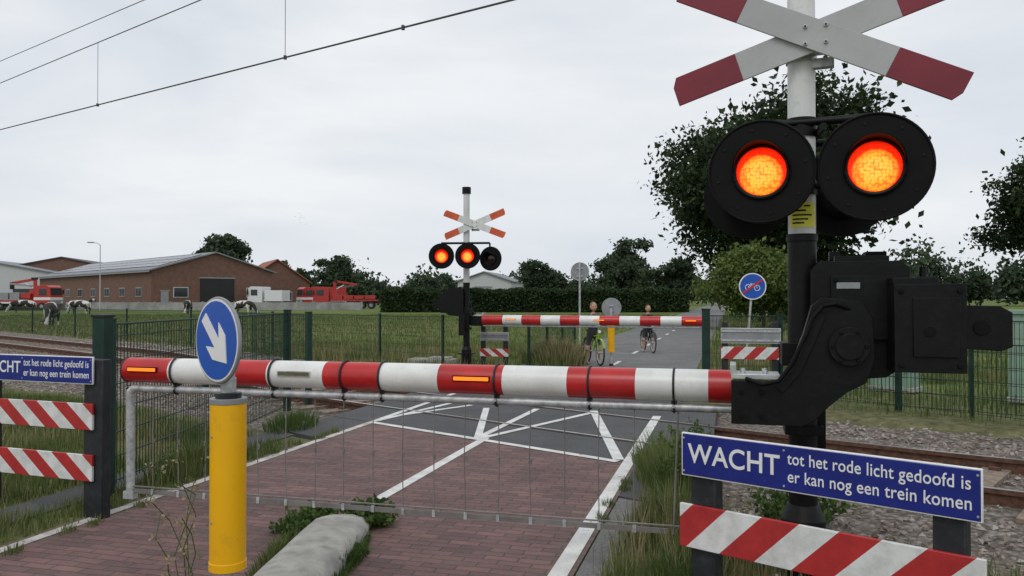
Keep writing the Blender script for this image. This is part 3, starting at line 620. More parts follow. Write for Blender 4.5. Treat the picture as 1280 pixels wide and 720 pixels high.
def tree(name,base,H,Wd,z0,nlobe,nsub,nleaf,leaf,mat,seed,tr=.3,lob=.26,sub=.085,sig=.52,fill=0.):
    g=np.random.default_rng(seed); rt=bpy.data.objects.new(name,None); COL.objects.link(rt); rt.location=(base[0],base[1],0)
    lr=Wd*lob; rx=Wd/2-lr*.8; cz=(z0+H)/2; rz=max(.1,(H-z0)/2-lr*.75)
    D=g.normal(size=(nlobe,3)); D/=np.linalg.norm(D,axis=1)[:,None]; R=g.uniform(.45,1.08,nlobe)
    LC=D*R[:,None]*np.array([rx,rx,rz]); LC[0]=0; LC[:,2]+=cz; LR=lr*g.uniform(.6,1.15,nlobe)
    li=g.choice(nlobe,nsub,p=LR**2/np.sum(LR**2)); d2=g.normal(size=(nsub,3)); d2/=np.linalg.norm(d2,axis=1)[:,None]
    SC=LC[li]+d2*(LR[li]*g.uniform(.45,1.08,nsub))[:,None]*np.array([1,1,.8]); SR=Wd*sub*g.uniform(.5,1.3,nsub)
    SC[:,2]=np.maximum(SC[:,2],z0*.8+.1)
    b=B(); fork=z0+(H-z0)*.15
    b.cyl((0,0,-.1),(0,0,z0*.5),tr*1.25,'bark',r1=tr,n=12); b.cyl((0,0,z0*.5),(0,0,fork),tr,'bark',r1=tr*.8,n=12); b.cyl((0,0,fork),(.2,0,cz+rz*.6),tr*.8,'bark',r1=tr*.15,n=10)
    for i in range(nlobe):
        s=Vector((0,0,g.uniform(fork*.85,cz))); e_=Vector(LC[i]); m=s.lerp(e_,.5)+Vector((0,0,-.04*H*g.random()))
        b.cyl(s,m,tr*.4,'bark',r1=tr*.25,n=7); b.cyl(m,e_,tr*.25,'bark',r1=tr*.1,n=6)
    for i in range(min(nsub,60)):
        b.cyl(Vector(LC[li[i]]),Vector(SC[i]),tr*.1,'bark',r1=tr*.03,n=5)
    b.obj('trunk',parent=rt)
    idx=g.choice(nsub,nleaf,p=SR**2/np.sum(SR**2)); dd=g.normal(size=(nleaf,3))*sig
    Pt=SC[idx]+dd*SR[idx][:,None]*np.array([1.1,1.1,.7]); S_=leaf*g.uniform(.55,1.3,nleaf)
    if fill>0:   # larger inner leaf sprays that close the middle of the crown
        m=int(nleaf*fill); l2=g.integers(0,nlobe,m); q=g.normal(size=(m,3))*.42
        Pt=np.concatenate([Pt,LC[l2]+q*LR[l2][:,None]]); S_=np.concatenate([S_,leaf*1.7*g.uniform(.6,1.2,m)])
    Pt[:,2]=np.maximum(Pt[:,2],.05)
    quads('foliage',Pt,S_,g,mat,rt)
    return rt
tree('oak_tree',(17.1,52),16.9,16.8,1.2,24,420,90000,.165,'oak',11,tr=.42,sig=.46,fill=.12)
tree('shrub',(12.9,41),5.7,5.6,.1,12,120,26000,.10,'bushf',5,tr=.1,lob=.27,sub=.1,fill=.08)
tree('oak_tree',(31.5,46),11.2,9.5,3.4,12,130,22000,.14,'oak',23,tr=.3,sub=.08,fill=.06)
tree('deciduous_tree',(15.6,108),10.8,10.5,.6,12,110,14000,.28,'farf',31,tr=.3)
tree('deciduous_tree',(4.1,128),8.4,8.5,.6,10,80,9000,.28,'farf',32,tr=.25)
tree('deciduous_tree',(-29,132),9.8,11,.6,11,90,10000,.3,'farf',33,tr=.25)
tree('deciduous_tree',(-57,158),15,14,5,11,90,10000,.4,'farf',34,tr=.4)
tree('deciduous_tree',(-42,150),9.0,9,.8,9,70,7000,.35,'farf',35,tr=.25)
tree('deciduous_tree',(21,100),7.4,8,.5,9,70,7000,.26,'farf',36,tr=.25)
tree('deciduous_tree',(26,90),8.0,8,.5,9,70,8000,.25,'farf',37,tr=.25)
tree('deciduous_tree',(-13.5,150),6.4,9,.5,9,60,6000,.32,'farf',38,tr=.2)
g=np.random.default_rng(9); n=30000
x=g.uniform(-14.5,19.5,n); side=g.random(n); y=np.where(side<.6,g.normal(88,.2,n),g.uniform(88,90.5,n)); z=np.where(side<.6,g.uniform(0,2.4,n),2.38+g.normal(0,.11,n))+.10*np.sin(x*.9)+.06*np.sin(x*3.1)
b=B(); b.box((2.5,89.3,1.12),(33.6,2.2,2.2),M['hedge']); hd=b.obj('hedge')
quads('foliage',np.stack([x,y,z],1),.14*g.uniform(.6,1.4,n),g,'hedge',hd)
def line(name,segs_,mat,seed,leaf):
    g=np.random.default_rng(seed); P=[]
    for (xa,ya,xb,yb,h0,h1,n) in segs_:
        Lh=math.hypot(xb-xa,yb-ya); k=int(Lh/2.2)+2
        for i in range(k):
            u=(i+g.uniform(-.4,.4))/k; cx=xa+(xb-xa)*u; cy=ya+(yb-ya)*u+g.uniform(-4,4); h=g.uniform(h0,h1)*(.8+.25*math.sin(i*.7)); w=g.uniform(1.5,4.5)
            m=int(n/k); dd=g.normal(size=(m,3))*.5
            P.append(np.array([cx,cy,h*.55])+dd*np.array([w,w*.7,h*.42]))
    P=np.concatenate(P); P[:,2]=np.abs(P[:,2]); return quads(name,P,leaf*g.uniform(.6,1.3,len(P)),g,mat)
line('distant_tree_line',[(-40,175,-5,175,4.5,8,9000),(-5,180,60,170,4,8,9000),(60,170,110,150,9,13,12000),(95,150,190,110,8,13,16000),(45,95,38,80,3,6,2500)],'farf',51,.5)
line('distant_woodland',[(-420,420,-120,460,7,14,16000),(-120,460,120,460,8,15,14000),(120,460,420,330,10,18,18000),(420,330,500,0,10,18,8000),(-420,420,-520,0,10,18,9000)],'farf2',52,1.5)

# ---------------------------------------------------------------- grass
def blades(name,P,h,w,mat,seed,lean=.35):
    g=np.random.default_rng(seed); n=len(P); a=g.uniform(0,2*np.pi,n); dx=np.stack([np.cos(a),np.sin(a),0*a],1); a2=g.uniform(0,2*np.pi,n)
    ln=np.stack([np.cos(a2),np.sin(a2),0*a],1)*(g.uniform(.05,1,n)*lean*h)[:,None]; H=h[:,None]*np.array([0,0,1.]); Wd=(w*g.uniform(.7,1.3,n))[:,None]*dx
    V=np.empty((n,5,3)); V[:,0]=P-Wd; V[:,1]=P+Wd; V[:,2]=P+H*.55+ln*.35+Wd*.7; V[:,3]=P+H*.55+ln*.35-Wd*.7; V[:,4]=P+H*(1-.15*lean)+ln
    me=bpy.data.meshes.new(name); me.vertices.add(5*n); me.vertices.foreach_set('co',V.reshape(-1).astype(np.float32))
    o5=np.arange(n)[:,None]*5; lp=(o5+np.array([0,1,2,3,3,2,4])[None]).reshape(-1).astype(np.int32)
    me.loops.add(7*n); me.loops.foreach_set('vertex_index',lp); st=(np.arange(n)[:,None]*7+np.array([0,4])[None]).reshape(-1).astype(np.int32)
    me.polygons.add(2*n); me.polygons.foreach_set('loop_start',st); me.polygons.foreach_set('loop_total',np.tile([4,3],n).astype(np.int32))
    me.update(); me.materials.append(M[mat]); o=bpy.data.objects.new(name,me); COL.objects.link(o); return o
def w2road(X,Y):
    dx=X-RO[0];dy=Y-RO[1]; return dx*.9645-dy*.2642, dx*.2642+dy*.9645
def Dt(X,Y): return X*.659+Y*.752-8.35
def nz(X,Y,f,s): return np.sin(X*f+s)*np.sin(Y*f*1.3+s*2)+.6*np.sin(X*f*2.3+Y*f*1.7+s*3)
def verge(n,seed,x0,x1,y0,y1,cl=-.2,tmin=3.15):
    g=np.random.default_rng(seed); X=g.uniform(x0,x1,n);Y=g.uniform(y0,y1,n); a,bb=w2road(X,Y); D=Dt(X,Y)
    jit=g.normal(0,.05,n)
    ok=((a>2.06+jit)|(a<-2.7+jit)|((a<-1.86+jit)&(a>-2.26+jit)))&(np.abs(D)>tmin+g.uniform(0,.5,n))&(nz(X,Y,1.4,seed)>cl)
    ok&=~((np.abs(a)<2.55)&(np.abs(D)<2.95)); ok&=~((np.abs(a)<2.1)&(D>0))
    return np.stack([X[ok],Y[ok],np.full(ok.sum(),-.02)],1),g
P,g=verge(110000,1,-9,-2,3,13,-.8); blades('grass_verge',P,g.uniform(.04,.14,len(P)),.004,'grass',1)
P,g=verge(16000,2,-9,-2,3,11,.2); blades('dry_grass',P,g.uniform(.12,.34,len(P)),.003,'dry',2,.5)
P,g=verge(100000,3,.2,4.2,1.6,8,-.9); blades('grass_verge',P,g.uniform(.05,.26,len(P)),.004,'grass',3)
P,g=verge(10000,4,.4,3.4,2.2,8,.1); blades('dry_grass',P,g.uniform(.2,.5,len(P)),.003,'dry',4,.4)
P,g=verge(30000,5,-14,-4,11,22,-.1,3.5); blades('grass_verge',P,g.uniform(.04,.14,len(P)),.006,'grass',5)
P,g=verge(50000,11,-8,10,15,28,-.3); blades('grass_verge',P,g.uniform(.06,.28,len(P)),.007,'grass',15)
P,g=verge(22000,6,-10,10,15,24,.3); blades('dry_grass',P,g.uniform(.15,.5,len(P)),.006,'dry',6,.4)
P,g=verge(50000,7,3,22,5,26,-.3); blades('grass_verge',P,g.uniform(.08,.25,len(P)),.008,'grass',7)
P,g=verge(90000,8,-45,22,26,75,-.6); blades('field_grass',P,g.uniform(.06,.2,len(P)),.018,'grass',8,.6)
P,g=verge(14000,9,-30,14,26,50,.5); blades('dry_grass',P,g.uniform(.2,.5,len(P)),.01,'dry',9,.4)
P,g=verge(2500,10,-14,9,4,20,.4,tmin=2.5); blades('dry_grass',P+np.array([0,0,.03]),g.uniform(.08,.28,len(P)),.004,'weed',10,.5)
def patch(name,cx,cy,rx,ry,n,h0,h1,w,mat,seed,lean=.4,z=0.):
    g=np.random.default_rng(seed); q=np.sqrt(g.random(n)); a=g.uniform(0,6.283,n); P=np.stack([cx+rx*q*np.cos(a),cy+ry*q*np.sin(a),np.full(n,z)],1)
    return blades(name,P,g.uniform(h0,h1,n)*(1.15-.6*q),w,mat,seed,lean)
patch('weeds',1.15,20.5,.75,2.4,2500,.2,.75,.012,'dry',61)
patch('weeds',1.0,20.5,.8,2.6,3000,.15,.55,.012,'grass',62)
def leafy(name,cx,cy,R,H,n,leaf,seed,mat='weed'):
    g=np.random.default_rng(seed); b=B(); P=[]
    for i in range(int(n/14)):
        a=g.uniform(0,6.283); q=R*math.sqrt(g.random()); h=H*g.uniform(.4,1)*(1.1-.5*q/R); x=cx+q*.4*math.cos(a);y=cy+q*.4*math.sin(a); ex_=cx+q*math.cos(a);ey_=cy+q*math.sin(a)
        b.cyl((x,y,0),(ex_,ey_,h),.003,'weed',r1=.0015,n=4)
        for k in range(14): u=g.uniform(.15,1); P.append((x+(ex_-x)*u+g.normal(0,.015),y+(ey_-y)*u+g.normal(0,.015),h*u+g.normal(0,.01)))
    o=b.obj(name); P=np.array(P); quads('leaves',P,leaf*g.uniform(.5,1.3,len(P)),g,mat,o)
leafy('weed_plant',-1.0,5.65,.20,.22,1400,.024,71); leafy('weed_plant',-1.42,5.75,.22,.13,1000,.02,72); leafy('weed_plant',-.98,5.0,.12,.07,500,.016,73)
leafy('weed_plant',-1.52,5.5,.15,.12,500,.018,76); leafy('weed_plant',1.45,6.7,.3,.5,1300,.024,74); leafy('weed_plant',2.0,5.6,.35,.4,1600,.024,75)
leafy('weed_plant',1.1,5.7,.2,.3,800,.018,77); leafy('weed_plant',1.75,8.0,.35,.4,1200,.026,78)
for i,(x,y,rx,ry,n_,h1) in enumerate(((-1.0,4.9,.09,.55,1100,.12),(-1.46,5.0,.07,.6,700,.12),(-3.0,7.6,.3,.8,1800,.32),(-2.75,10.0,.3,.6,1000,.3),(1.15,5.3,.25,.7,1800,.45),(1.35,6.9,.25,1.0,2000,.55),(.95,4.3,.2,.5,1200,.35),(-3.9,5.3,.6,.5,1500,.3))):
    patch('weeds',x,y,rx,ry,n_,.04,h1,.0035,'grass' if i%3 else 'weed',63+i)
for i in range(26):
    g=np.random.default_rng(200+i); bb=g.uniform(-3.5,3); a=g.choice([-1.83,-1.66,1.82,-1.84]); p=RF@Vector((a+g.normal(0,.02),bb,0)); patch('weeds',p.x,p.y,.05,.09,90,.02,.09,.0028,'grass',300+i)
# fallen leaves and straw on the paving
g=np.random.default_rng(77); n=420; a=g.uniform(-1.8,1.8,n); bb=g.uniform(-3.5,3.5,n); keep=g.random(n)<(.25+.75*(np.abs(a)/1.8)**3); a=a[keep]; bb=bb[keep]
P=[tuple(RF@Vector((float(u),float(v),.008))) for u,v in zip(a,bb)]
b=B()
for p in P:
    th=g.uniform(0,6.28); l=g.uniform(.008,.024); w=l*g.uniform(.15,.5); c,s=math.cos(th),math.sin(th)
    b.add([(p[0]-c*l,p[1]-s*l,.006),(p[0]+s*w,p[1]-c*w,.010),(p[0]+c*l,p[1]+s*l,.007),(p[0]-s*w,p[1]+c*w,.009)],[(0,1,2,3)],'dry')
b.obj('leaf_litter',smooth=False)
b=B(); g=np.random.default_rng(4); P=[]
for i in range(6):
    x=-1.62+g.normal(0,.04); y=4.1+g.normal(0,.05); pts=[Vector((x,y,0))]; h=g.uniform(.45,.8)
    for k in range(1,6): pts.append(Vector((x+g.normal(0,.012)*k-.012*k*i*.5,y+g.normal(0,.01)*k,h*k/5)))
    b.tube(pts,.0025,'weed',n=4)
    for p in pts[1:]:
        for k in range(9): P.append(tuple(p+Vector(g.normal(0,.02,3))))
o=b.obj('weed_plant'); P=np.array(P); quads('leaves',P,.011*g.uniform(.5,1.4,len(P)),g,'dry',o)

# ---------------------------------------------------------------- buildings
M['bwall']=pbr('brown_brick_wall',(.16,.085,.062),.85,var=.15,scale=1.5)
M['roofg']=pbr('grey_roof',(.20,.21,.23),.6,var=.12,scale=.6)
M['roofd']=pbr('dark_roof',(.10,.10,.11),.7,var=.12)
M['rooforange']=pbr('tiled_roof',(.3,.11,.06),.8,var=.2)
M['pv']=pbr('solar_panel',(.05,.06,.09),.2,var=.1)
M['dark']=pbr('dark_opening',(.015,.015,.017),.7)
M['trim']=pbr('white_trim',(.5,.51,.53),.6,var=.08)
def barn(name,o,ex,w,L,he,hr,wall,roof,doors=(),wins=(),pv=False,swins=0):
    rt=bpy.data.objects.new(name,None); COL.objects.link(rt); rt.matrix_local=frame((o[0],o[1],0),ex)
    b=B(); b.prism([(0,0),(w,0),(w,he),(w/2,hr),(0,he)],0,L,wall); b.obj('walls',parent=rt,smooth=False)
    b=B()
    for s in(0,1):
        x0=-.4 if s==0 else w+.4; zz_=he-.4*(hr-he)/(w/2)
        b.add([(x0,-.4,zz_+.02),(w/2,-.4,hr+.02),(w/2,L+.4,hr+.02),(x0,L+.4,zz_+.02),(x0,-.4,zz_+.2),(w/2,-.4,hr+.2),(w/2,L+.4,hr+.2),(x0,L+.4,zz_+.2)],[(0,1,2,3),(4,7,6,5),(0,4,5,1),(3,2,6,7),(0,3,7,4)],roof)
    b.box((-.45,L/2,he-.2),(.12,L+.8,.14),'grey'); b.obj('roof',parent=rt,smooth=False)
    b=B()
    for x0,x1,z1,m in doors: b.box(((x0+x1)/2,-.03,z1/2),(x1-x0,.1,z1),m); b.box(((x0+x1)/2,-.05,z1+.1),(x1-x0+.3,.08,.15),'grey')
    for x0,x1,z0,z1 in wins: b.box(((x0+x1)/2,-.03,(z0+z1)/2),(x1-x0,.08,z1-z0),'trim'); b.box(((x0+x1)/2,-.05,(z0+z1)/2),(x1-x0-.2,.08,z1-z0-.2),'glass')
    for i in range(swins):
        y=L*(i+.7)/(swins+.4); b.box((-.03,y,he*.45),(.08,2.2,1.3),'grey'); b.box((-.05,y,he*.45),(.08,1.9,1.0),'glass'); b.box((-.07,y,he*.45),(.06,.08,1.0),'grey')
    b.obj('openings',parent=rt,smooth=False)
    if pv:
        b=B(); sl=math.atan2(hr-he,w/2)
        for i in range(int(L/2.2)):
            for j in range(3):
                u=(.25+.24*j); b.box((w/2*u,2+i*2.1,he+(hr-he)*u+.26),(w/2*.22,1.9,.05),'pv',rot=Matrix.Rotation(-sl,3,'Y'))
        b.obj('solar_panels',parent=rt,smooth=False)
barn('brick_barn',(-46.9,104),(.72,.694),17,54,5.2,7.7,'bwall','roofg',doors=[(6.4,11.2,4.2,'dark'),(1.2,2.2,2.4,'grey')],wins=[(2.8,4.8,1.6,3.0),(13,15,1.6,3.0)],pv=True,swins=8)
barn('brick_house',(-45,134),(.9,.43),11,16,4.2,8.0,'bwall','rooforange',wins=[(2,4,1,2.6),(6,8,1,2.6)])
barn('white_warehouse',(-118,150),(.98,.2),30,30,6.2,9.0,'trim','roofg',doors=[(4,8,4,'dark'),(14,18,4,'grey')],wins=[(22,26,2,3.4)])
barn('brick_warehouse',(-106,165),(.98,.2),24,30,7.5,10.0,'bwall','roofd',doors=[(6,10,4,'dark')])
barn('metal_shed',(-9.5,140),(.985,-.17),9.5,14,4.4,6.0,'trim','roofg',doors=[(3,6,3.4,'grey')])
M['wallc']=pbr('wall_concrete',(.28,.28,.27),.9,var=.2,scale=.8)
b=B()
for i in range(34):
    x=-88+i*2.05; b.box((x,103,.5),(2.0,.2,1.0),'wallc'); b.box((x+1.02,103,.54),(.16,.28,1.1),'wallc')
b.obj('concrete_wall',smooth=False)
for x,y in((-51.5,100),):
    b=B(); b.cyl((0,0,0),(0,0,8.2),.08,'galv',r1=.05,n=10); b.tube([(0,0,8.1),(-.3,0,8.4),(-.9,0,8.5)],.045,'galv'); b.box((-1.2,0,8.5),(.75,.28,.13),'grey'); b.obj('street_lamp',frame((x,y,0)))

# ---------------------------------------------------------------- trucks
def wheels(b,xs,w=2.3,R=.5):
    for x in xs:
        for y in(-w/2,w/2): b.cyl((x,y-.15,R),(x,y+.15,R),R,'tire',n=20); b.cyl((x,y-.16,R),(x,y+.16,R),R*.5,'grey',n=12)
def truck(name,o,ex,cab,load,L=9,crane=False,stack=None,body=None,band=None):
    b=B()
    b.prism([(0,.7),(2.2,.7),(2.2,3.1),(.5,3.15),(.12,2.9),(0,1.8)],-1.2,1.2,cab)
    b.prism([(-.01,1.9),(.3,1.9),(.5,2.85),(.10,2.8)],-1.05,1.05,'glass'); b.box((1.0,-1.21,2.3),(1.0,.04,.8),'glass'); b.box((1.0,1.21,2.3),(1.0,.04,.8),'glass'); b.box((-.05,0,1.0),(.14,2.3,.5),'grey')
    b.box((-.08,-.85,1.0),(.1,.3,.2),'swhite'); b.box((-.08,.85,1.0),(.1,.3,.2),'swhite'); b.box((.1,-1.4,2.3),(.15,.2,.6),'postk')
    b.box((L/2+.8,0,.9),(L-.6,1.1,.3),'postk'); b.box((2.4+(L-2.4)/2,0,1.2),(L-2.4,2.4,.2),load)
    wheels(b,[1.1,L-2.2,L-.9])
    if band: b.box((1.1,0,1.45),(2.24,2.44,.35),band); b.box((2.4+(L-2.4)/2,0,.95),(L-2.6,2.44,.22),band)
    if body: b.box((2.5+(L-2.5)/2,0,1.3+body/2),(L-2.6,2.4,body),load)
    if stack:
        for i in range(int((L-3)/1.5)): b.box((3.4+i*1.5,0,1.3+stack/2),(1.3,2.2,stack*random.uniform(.6,1)),random.choice([load,'grey',load]))
    if crane:
        b.box((2.9,0,1.9),(.6,1.4,1.4),load); b.cyl((2.9,0,2.6),(2.9,0,3.9),.22,load); b.box((4.4,0,3.7),(3.2,.3,.3),load,rot=Matrix.Rotation(rad(9),3,'Y')); b.box((4.4,.5,3.2),(3.0,.22,.22),'grey',rot=Matrix.Rotation(rad(-5),3,'Y')); b.cyl((3.1,0,2.8),(4.2,0,3.4),.08,'alu'); b.box((5.9,.2,3.1),(.3,.5,.9),'postk'); b.box((3.0,0,4.0),(.5,.6,.3),'postk')
    b.obj(name,frame((o[0],o[1],0),ex),bevel=.04)
truck('crane_truck',(-57.6,101.2),(-.99,.1),'redp','redp',9,True,1.0,band='cabw')
truck('white_truck',(-36.4,112),(.97,-.2),'cabw','cabw',5.2,body=1.3)
truck('red_truck',(-31.6,119),(.8,.6),'redp','redp',7,body=1.9,band='cabw')
truck('crane_truck',(-28.2,114),(.98,.1),'redp','redp',9,True,.7)
b=B()
for i in range(6):
    h=random.uniform(.5,1.0); b.box((i*2.4,0,1.2+h/2),(2.1,2,h),random.choice(['redp','redp','cabw'])); b.box((i*2.4,0,1.1),(2.2,2.2,.2),'postk'); b.box((i*2.4,0,.5),(2.0,1.6,1.0),'grey')
b.obj('red_pallet_stack',frame((-82,108,0),(.99,.05)),bevel=.03)

# ---------------------------------------------------------------- skinned creatures
def skin(name,verts,edges,radii,classify,mats,sub=2,root_i=0,scale=1):
    me=bpy.data.meshes.new(name+'_s'); me.from_pydata([Vector(v)*scale for v in verts],edges,[]); o=bpy.data.objects.new(name+'_s',me); COL.objects.link(o)
    o.modifiers.new('s','SKIN')
    sv=me.skin_vertices[0].data
    for i,r_ in enumerate(radii):
        rr_=(r_,r_) if not isinstance(r_,tuple) else r_
        sv[i].radius=(rr_[0]*scale,rr_[1]*scale); sv[i].use_root=(i==root_i)
    s=o.modifiers.new('d','SUBSURF'); s.levels=sub; s.render_levels=sub
    dg=bpy.context.evaluated_depsgraph_get(); m2=bpy.data.meshes.new_from_object(o.evaluated_get(dg)); bpy.data.objects.remove(o)
    m2.materials.clear()
    for m in mats: m2.materials.append(M[m])
    for p in m2.polygons: p.material_index=classify(p.center/scale); p.use_smooth=True
    ob=bpy.data.objects.new(name,m2); COL.objects.link(ob); return ob
M['skin']=pbr('skin',(.5,.28,.2),.55,var=.08); M['hair']=pbr('hair_brown',(.10,.06,.035),.7); M['hair2']=pbr('hair_blond',(.24,.16,.08),.7)
M['shirt']=pbr('navy_shirt',(.02,.025,.05),.85,var=.2,scale=12); M['shirt2']=pbr('black_shirt',(.02,.02,.022),.85); M['short']=pbr('dark_shorts',(.03,.03,.035),.9); M['shoe']=pbr('shoes',(.3,.3,.3),.7)
M['bikef']=pbr('bicycle_frame',(.25,.40,.05),.35); M['bikef2']=pbr('bicycle_frame_dark',(.02,.02,.025),.35)
def boy(pos,ex,sc,shirt,hair,bike):
    rt=bpy.data.objects.new('boy_with_bicycle',None); COL.objects.link(rt); rt.matrix_local=frame((pos[0],pos[1],0),ex)
    v=[(0,0,.76),(0,0,.90),(0,-.03,1.08),(0,-.04,1.20),(0,-.05,1.27)]; R=[.11,.10,.12,.055,.045]; E=[(0,1),(1,2),(2,3),(3,4)]
    for s in(-1,1):
        k=len(v); v+=[(s*.13,-.03,1.14),(s*.21,-.15,.99),(s*.235,-.38,.955),(s*.235,-.43,.955)]; R+=[.055,.042,.028,.03]; E+=[(2,k),(k,k+1),(k+1,k+2),(k+2,k+3)]
        k=len(v); v+=[(s*.09,0,.68),(s*.14,-.06,.41),(s*.15,.02,.09),(s*.15,-.02,.04),(s*.155,-.14,.035)]; R+=[.085,.055,.034,.036,.032]; E+=[(0,k),(k,k+1),(k+1,k+2),(k+2,k+3),(k+3,k+4)]
    def cl(c):
        if c.z>1.19: return 1
        if c.z<.075: return 3
        if c.z<.46: return 1
        if abs(c.x)>.12 and c.z>.9 and c.y<-.13: return 1
        return 2 if c.z<.86 else 0
    o=skin('body',v,E,R,cl,[shirt,'skin','short','shoe'],scale=sc); o.parent=rt
    b=B(); S=sc
    def e(c,r_,m): b.ell(tuple(x*S for x in c),tuple(x*S for x in r_),m)
    e((0,-.06,1.375),(.075,.09,.11),'skin'); e((0,-.035,1.405),(.083,.093,.095),hair); e((0,-.075,1.355),(.068,.083,.082),'skin'); e((0,-.155,1.36),(.012,.018,.016),'skin')
    for s in(-1,1): e((s*.03,-.148,1.385),(.013,.008,.007),'postk'); e((s*.078,-.055,1.365),(.012,.02,.028),'skin')
    e((0,-.15,1.32),(.024,.008,.005),'sred')
    for s in(-1,1):
        for f in range(4): x=s*(.205+.02*f); b.tube([(x*S,-.44*S,.975*S),(x*S,-.485*S,.965*S),(x*S,-.485*S,(.935-.003*f)*S)],.009*S,'skin',n=6)
        b.tube([(s*.2*S,-.42*S,.95*S),(s*.19*S,-.46*S,.93*S)],.01*S,'skin',n=6)
    b.obj('head_and_hands',parent=rt)
    b=B()
    for y in(-.58,.46): b.torus((0,y,.31),.29,.02,'tire',axis='x'); b.torus((0,y,.31),.265,.008,'galv',axis='x'); b.cyl((-.05,y,.31),(.05,y,.31),.025,'galv')
    for y in(-.58,.46):
        for i in range(12): a=i*math.pi/6; b.cyl((0,y,.31),(0,y+.26*math.cos(a),.31+.26*math.sin(a)),.002,'galv',n=4)
    T=lambda p,q,r_=.016,m=bike: b.cyl(p,q,r_,m,n=10)
    T((0,-.42,.82),(0,-.05,.33)); T((0,-.40,.70),(0,.12,.66)); T((0,-.05,.33),(0,.16,.78)); T((0,-.05,.33),(.05,.46,.31),.01); T((0,-.05,.33),(-.05,.46,.31),.01); T((0,.12,.66),(.05,.46,.31),.009); T((0,.12,.66),(-.05,.46,.31),.009)
    T((0,-.44,.9),(0,-.45,.65),.018); T((.05,-.46,.64),(.05,-.58,.31),.011); T((-.05,-.46,.64),(-.05,-.58,.31),.011); T((-.05,-.46,.64),(.05,-.46,.64),.014)
    b.tube([(-.27,-.45,.955),(-.12,-.48,.955),(0,-.46,.93),(.12,-.48,.955),(.27,-.45,.955)],.012,'galv'); T((.17,-.45,.955),(.28,-.45,.955),.017,'tire'); T((-.17,-.45,.955),(-.28,-.45,.955),.017,'tire')
    b.box((0,.2,.8),(.15,.24,.05),'tire'); T((-.12,-.05,.33),(.12,-.05,.33),.014,'galv'); b.box((.15,-.05,.33),(.09,.07,.02),'tire'); b.box((-.15,-.05,.33),(.09,.07,.02),'tire'); b.cyl((0,-.5,.8),(0,-.54,.8),.035,'swhite')
    for y in(-.58,.46):
        vs=[];fs=[]
        for i in range(13):
            a=rad(20+i*11.5)
            for x in(-.03,.03): vs.append((x,y+.325*math.cos(a),.31+.325*math.sin(a)))
        for i in range(12): fs.append((2*i,2*i+1,2*i+3,2*i+2))
        b.add(vs,fs,bike)
    b.obj('bicycle',parent=rt)
boy((1.95,19.3),(.98,.2),1.0,'shirt','hair2','bikef'); boy((4.0,23.6),(.98,.1),.93,'shirt2','hair','bikef2')

def cowmat():
    m,nt,p=newmat('cow_hide'); L=nt.links; tc=N(nt,'ShaderNodeTexCoord'); n=N(nt,'ShaderNodeTexNoise'); n.inputs['Scale'].default_value=1.5; n.inputs['Detail'].default_value=1; n.inputs['Distortion'].default_value=.6
    L.new(tc.outputs['Object'],n.inputs['Vector']); r_=ramp(nt,[(.5,(.02,.017,.015)),(.52,(.62,.60,.56))]); L.new(n.outputs['Fac'],r_.inputs[0]); L.new(r_.outputs[0],p.inputs['Base Color']); p.inputs['Roughness'].default_value=.8; return m
M['cow']=cowmat(); M['pink']=pbr('muzzle_pink',(.45,.25,.2),.7); M['hoof']=pbr('hoof',(.04,.035,.03),.7)
def cow(pos,ex,graze):
    rt=bpy.data.objects.new('cow',None); COL.objects.link(rt); rt.matrix_local=frame((pos[0],pos[1],-.02),ex)
    v=[(0,0,1.02),(.55,0,1.06),(.85,0,1.1),(-.55,0,1.03),(-.85,0,1.08)]; R=[(.36,.36),(.34,.35),(.22,.26),(.34,.36),(.2,.24)]; E=[(0,1),(1,2),(0,3),(3,4)]
    if graze: hp=[(1.15,0,.95),(1.4,0,.55),(1.5,0,.3),(1.62,0,.1)]
    else: hp=[(1.1,0,1.25),(1.3,0,1.42),(1.48,0,1.38),(1.72,0,1.22)]
    k=len(v); v+=hp; R+=[(.15,.2),(.11,.13),(.12,.12),(.075,.07)]; E+=[(2,k),(k,k+1),(k+1,k+2),(k+2,k+3)]
    for s in(-1,1):
        k=len(v); v+=[(.68,s*.17,.75),(.70,s*.18,.42),(.68,s*.18,.1),(.72,s*.18,.03)]; R+=[.11,.062,.045,.055]; E+=[(1,k),(k,k+1),(k+1,k+2),(k+2,k+3)]
        k=len(v); v+=[(-.62,s*.2,.78),(-.82,s*.2,.5),(-.76,s*.2,.1),(-.72,s*.2,.03)]; R+=[.15,.065,.045,.055]; E+=[(3,k),(k,k+1),(k+1,k+2),(k+2,k+3)]
    k=len(v); v+=[(-1.02,0,1.12),(-1.06,0,.8),(-1.05,0,.45)]; R+=[.035,.022,.05]; E+=[(4,k),(k,k+1),(k+1,k+2)]
    hz=Vector(hp[3])
    o=skin('body',v,E,R,lambda c: 1 if (c-hz).length<.11 else (2 if c.z<.06 else 0),['cow','pink','hoof']); o.parent=rt
    b=B(); h=hp[2] if graze else hp[1]
    for s in(-1,1): b.ell((h[0]-.03,s*.19,h[2]+.05),(.05,.1,.035),'hoof',n=8,h=6); b.ell((h[0]+.08,s*.11,h[2]+.03),(.02,.02,.02),'hoof',n=8,h=6)
    b.ell((-.4,0,.68),(.16,.13,.12),'pink',n=10,h=8); b.obj('ears_and_udder',parent=rt)
cow((-25.6,44.5),(.35,-.94),True); cow((-41.2,76.5),(-.95,.2),True); cow((-43.4,80),(.9,.3),False); cow((-31,76.5),(.2,-.98),True); cow((-23.5,70),(.9,-.4),True); cow((-50,82),(-.8,-.5),True)

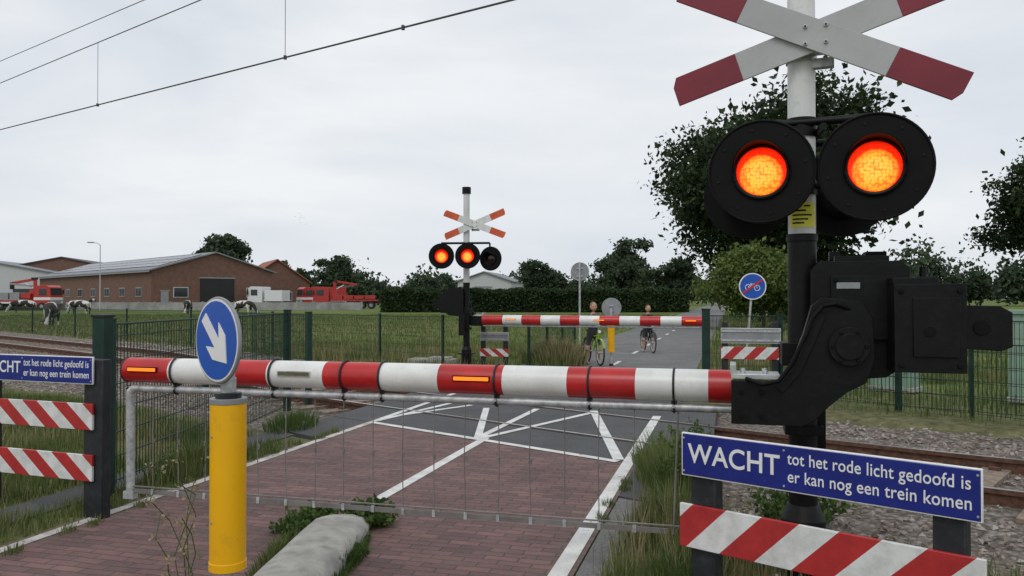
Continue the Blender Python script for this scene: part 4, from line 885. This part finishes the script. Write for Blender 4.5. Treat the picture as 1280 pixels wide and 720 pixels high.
b=B()
for i in range(9):
    x=-40+random.uniform(-1.3,1.3);y=150+random.uniform(-3,3);z=16.6+random.uniform(-1.2,1.2); s=random.uniform(.18,.3)
    b.add([(x,y,z),(x-s,y+.05,z+.12),(x-s*.4,y+.1,z+.02),(x+s,y+.05,z+.12),(x+s*.4,y+.1,z+.02),(x,y-.15,z-.02)],[(0,1,2),(0,3,4),(0,2,5),(0,4,5)],'postk')
b.obj('bird_flock')

# ---------------------------------------------------------------- world
w=bpy.data.worlds.new('World'); scene.world=w; w.use_nodes=True; nt=w.node_tree; L=nt.links
bg=nt.nodes['Background']; sky=N(nt,'ShaderNodeTexSky'); sky.sky_type='NISHITA'; sky.sun_disc=False; sky.sun_elevation=rad(50); sky.sun_rotation=rad(200)
tc=N(nt,'ShaderNodeTexCoord'); mp=N(nt,'ShaderNodeMapping'); mp.inputs['Scale'].default_value=(1,1,3.0); L.new(tc.outputs['Generated'],mp.inputs[0])
n1=N(nt,'ShaderNodeTexNoise'); n1.inputs['Scale'].default_value=2.1; n1.inputs['Detail'].default_value=6; n1.inputs['Roughness'].default_value=.52; n1.inputs['Distortion'].default_value=.35; L.new(mp.outputs[0],n1.inputs['Vector'])
r_=ramp(nt,[(.30,(.68,.735,.80)),(.48,(.79,.825,.87)),(.64,(.90,.92,.94))]); L.new(n1.outputs['Fac'],r_.inputs[0])
sc_=N(nt,'ShaderNodeMix',data_type='RGBA',blend_type='MULTIPLY'); sc_.inputs[0].default_value=1; L.new(sky.outputs[0],sc_.inputs[6]); sc_.inputs[7].default_value=(.1,.1,.1,1)
mx=N(nt,'ShaderNodeMix',data_type='RGBA'); mx.inputs[0].default_value=.95; L.new(sc_.outputs[2],mx.inputs[6]); L.new(r_.outputs[0],mx.inputs[7])
L.new(mx.outputs[2],bg.inputs[0]); bg.inputs[1].default_value=1.0
sl=bpy.data.lights.new('sun','SUN'); sl.energy=.8; sl.angle=rad(25); sl.color=(1,.96,.9); so=bpy.data.objects.new('sun',sl); COL.objects.link(so); so.rotation_euler=(rad(40),0,rad(-20))

# ---------------------------------------------------------------- camera
c=bpy.data.cameras.new('camera'); c.lens=28.125; c.sensor_width=36; c.clip_end=6000; c.clip_start=.05; co=bpy.data.objects.new('camera',c); COL.objects.link(co)
co.location=(0,0,1.6); co.rotation_euler=(rad(90)+math.atan(12/1000),0,0); scene.camera=co
scene.view_settings.view_transform='Standard'; scene.view_settings.look='None'; scene.view_settings.exposure=0
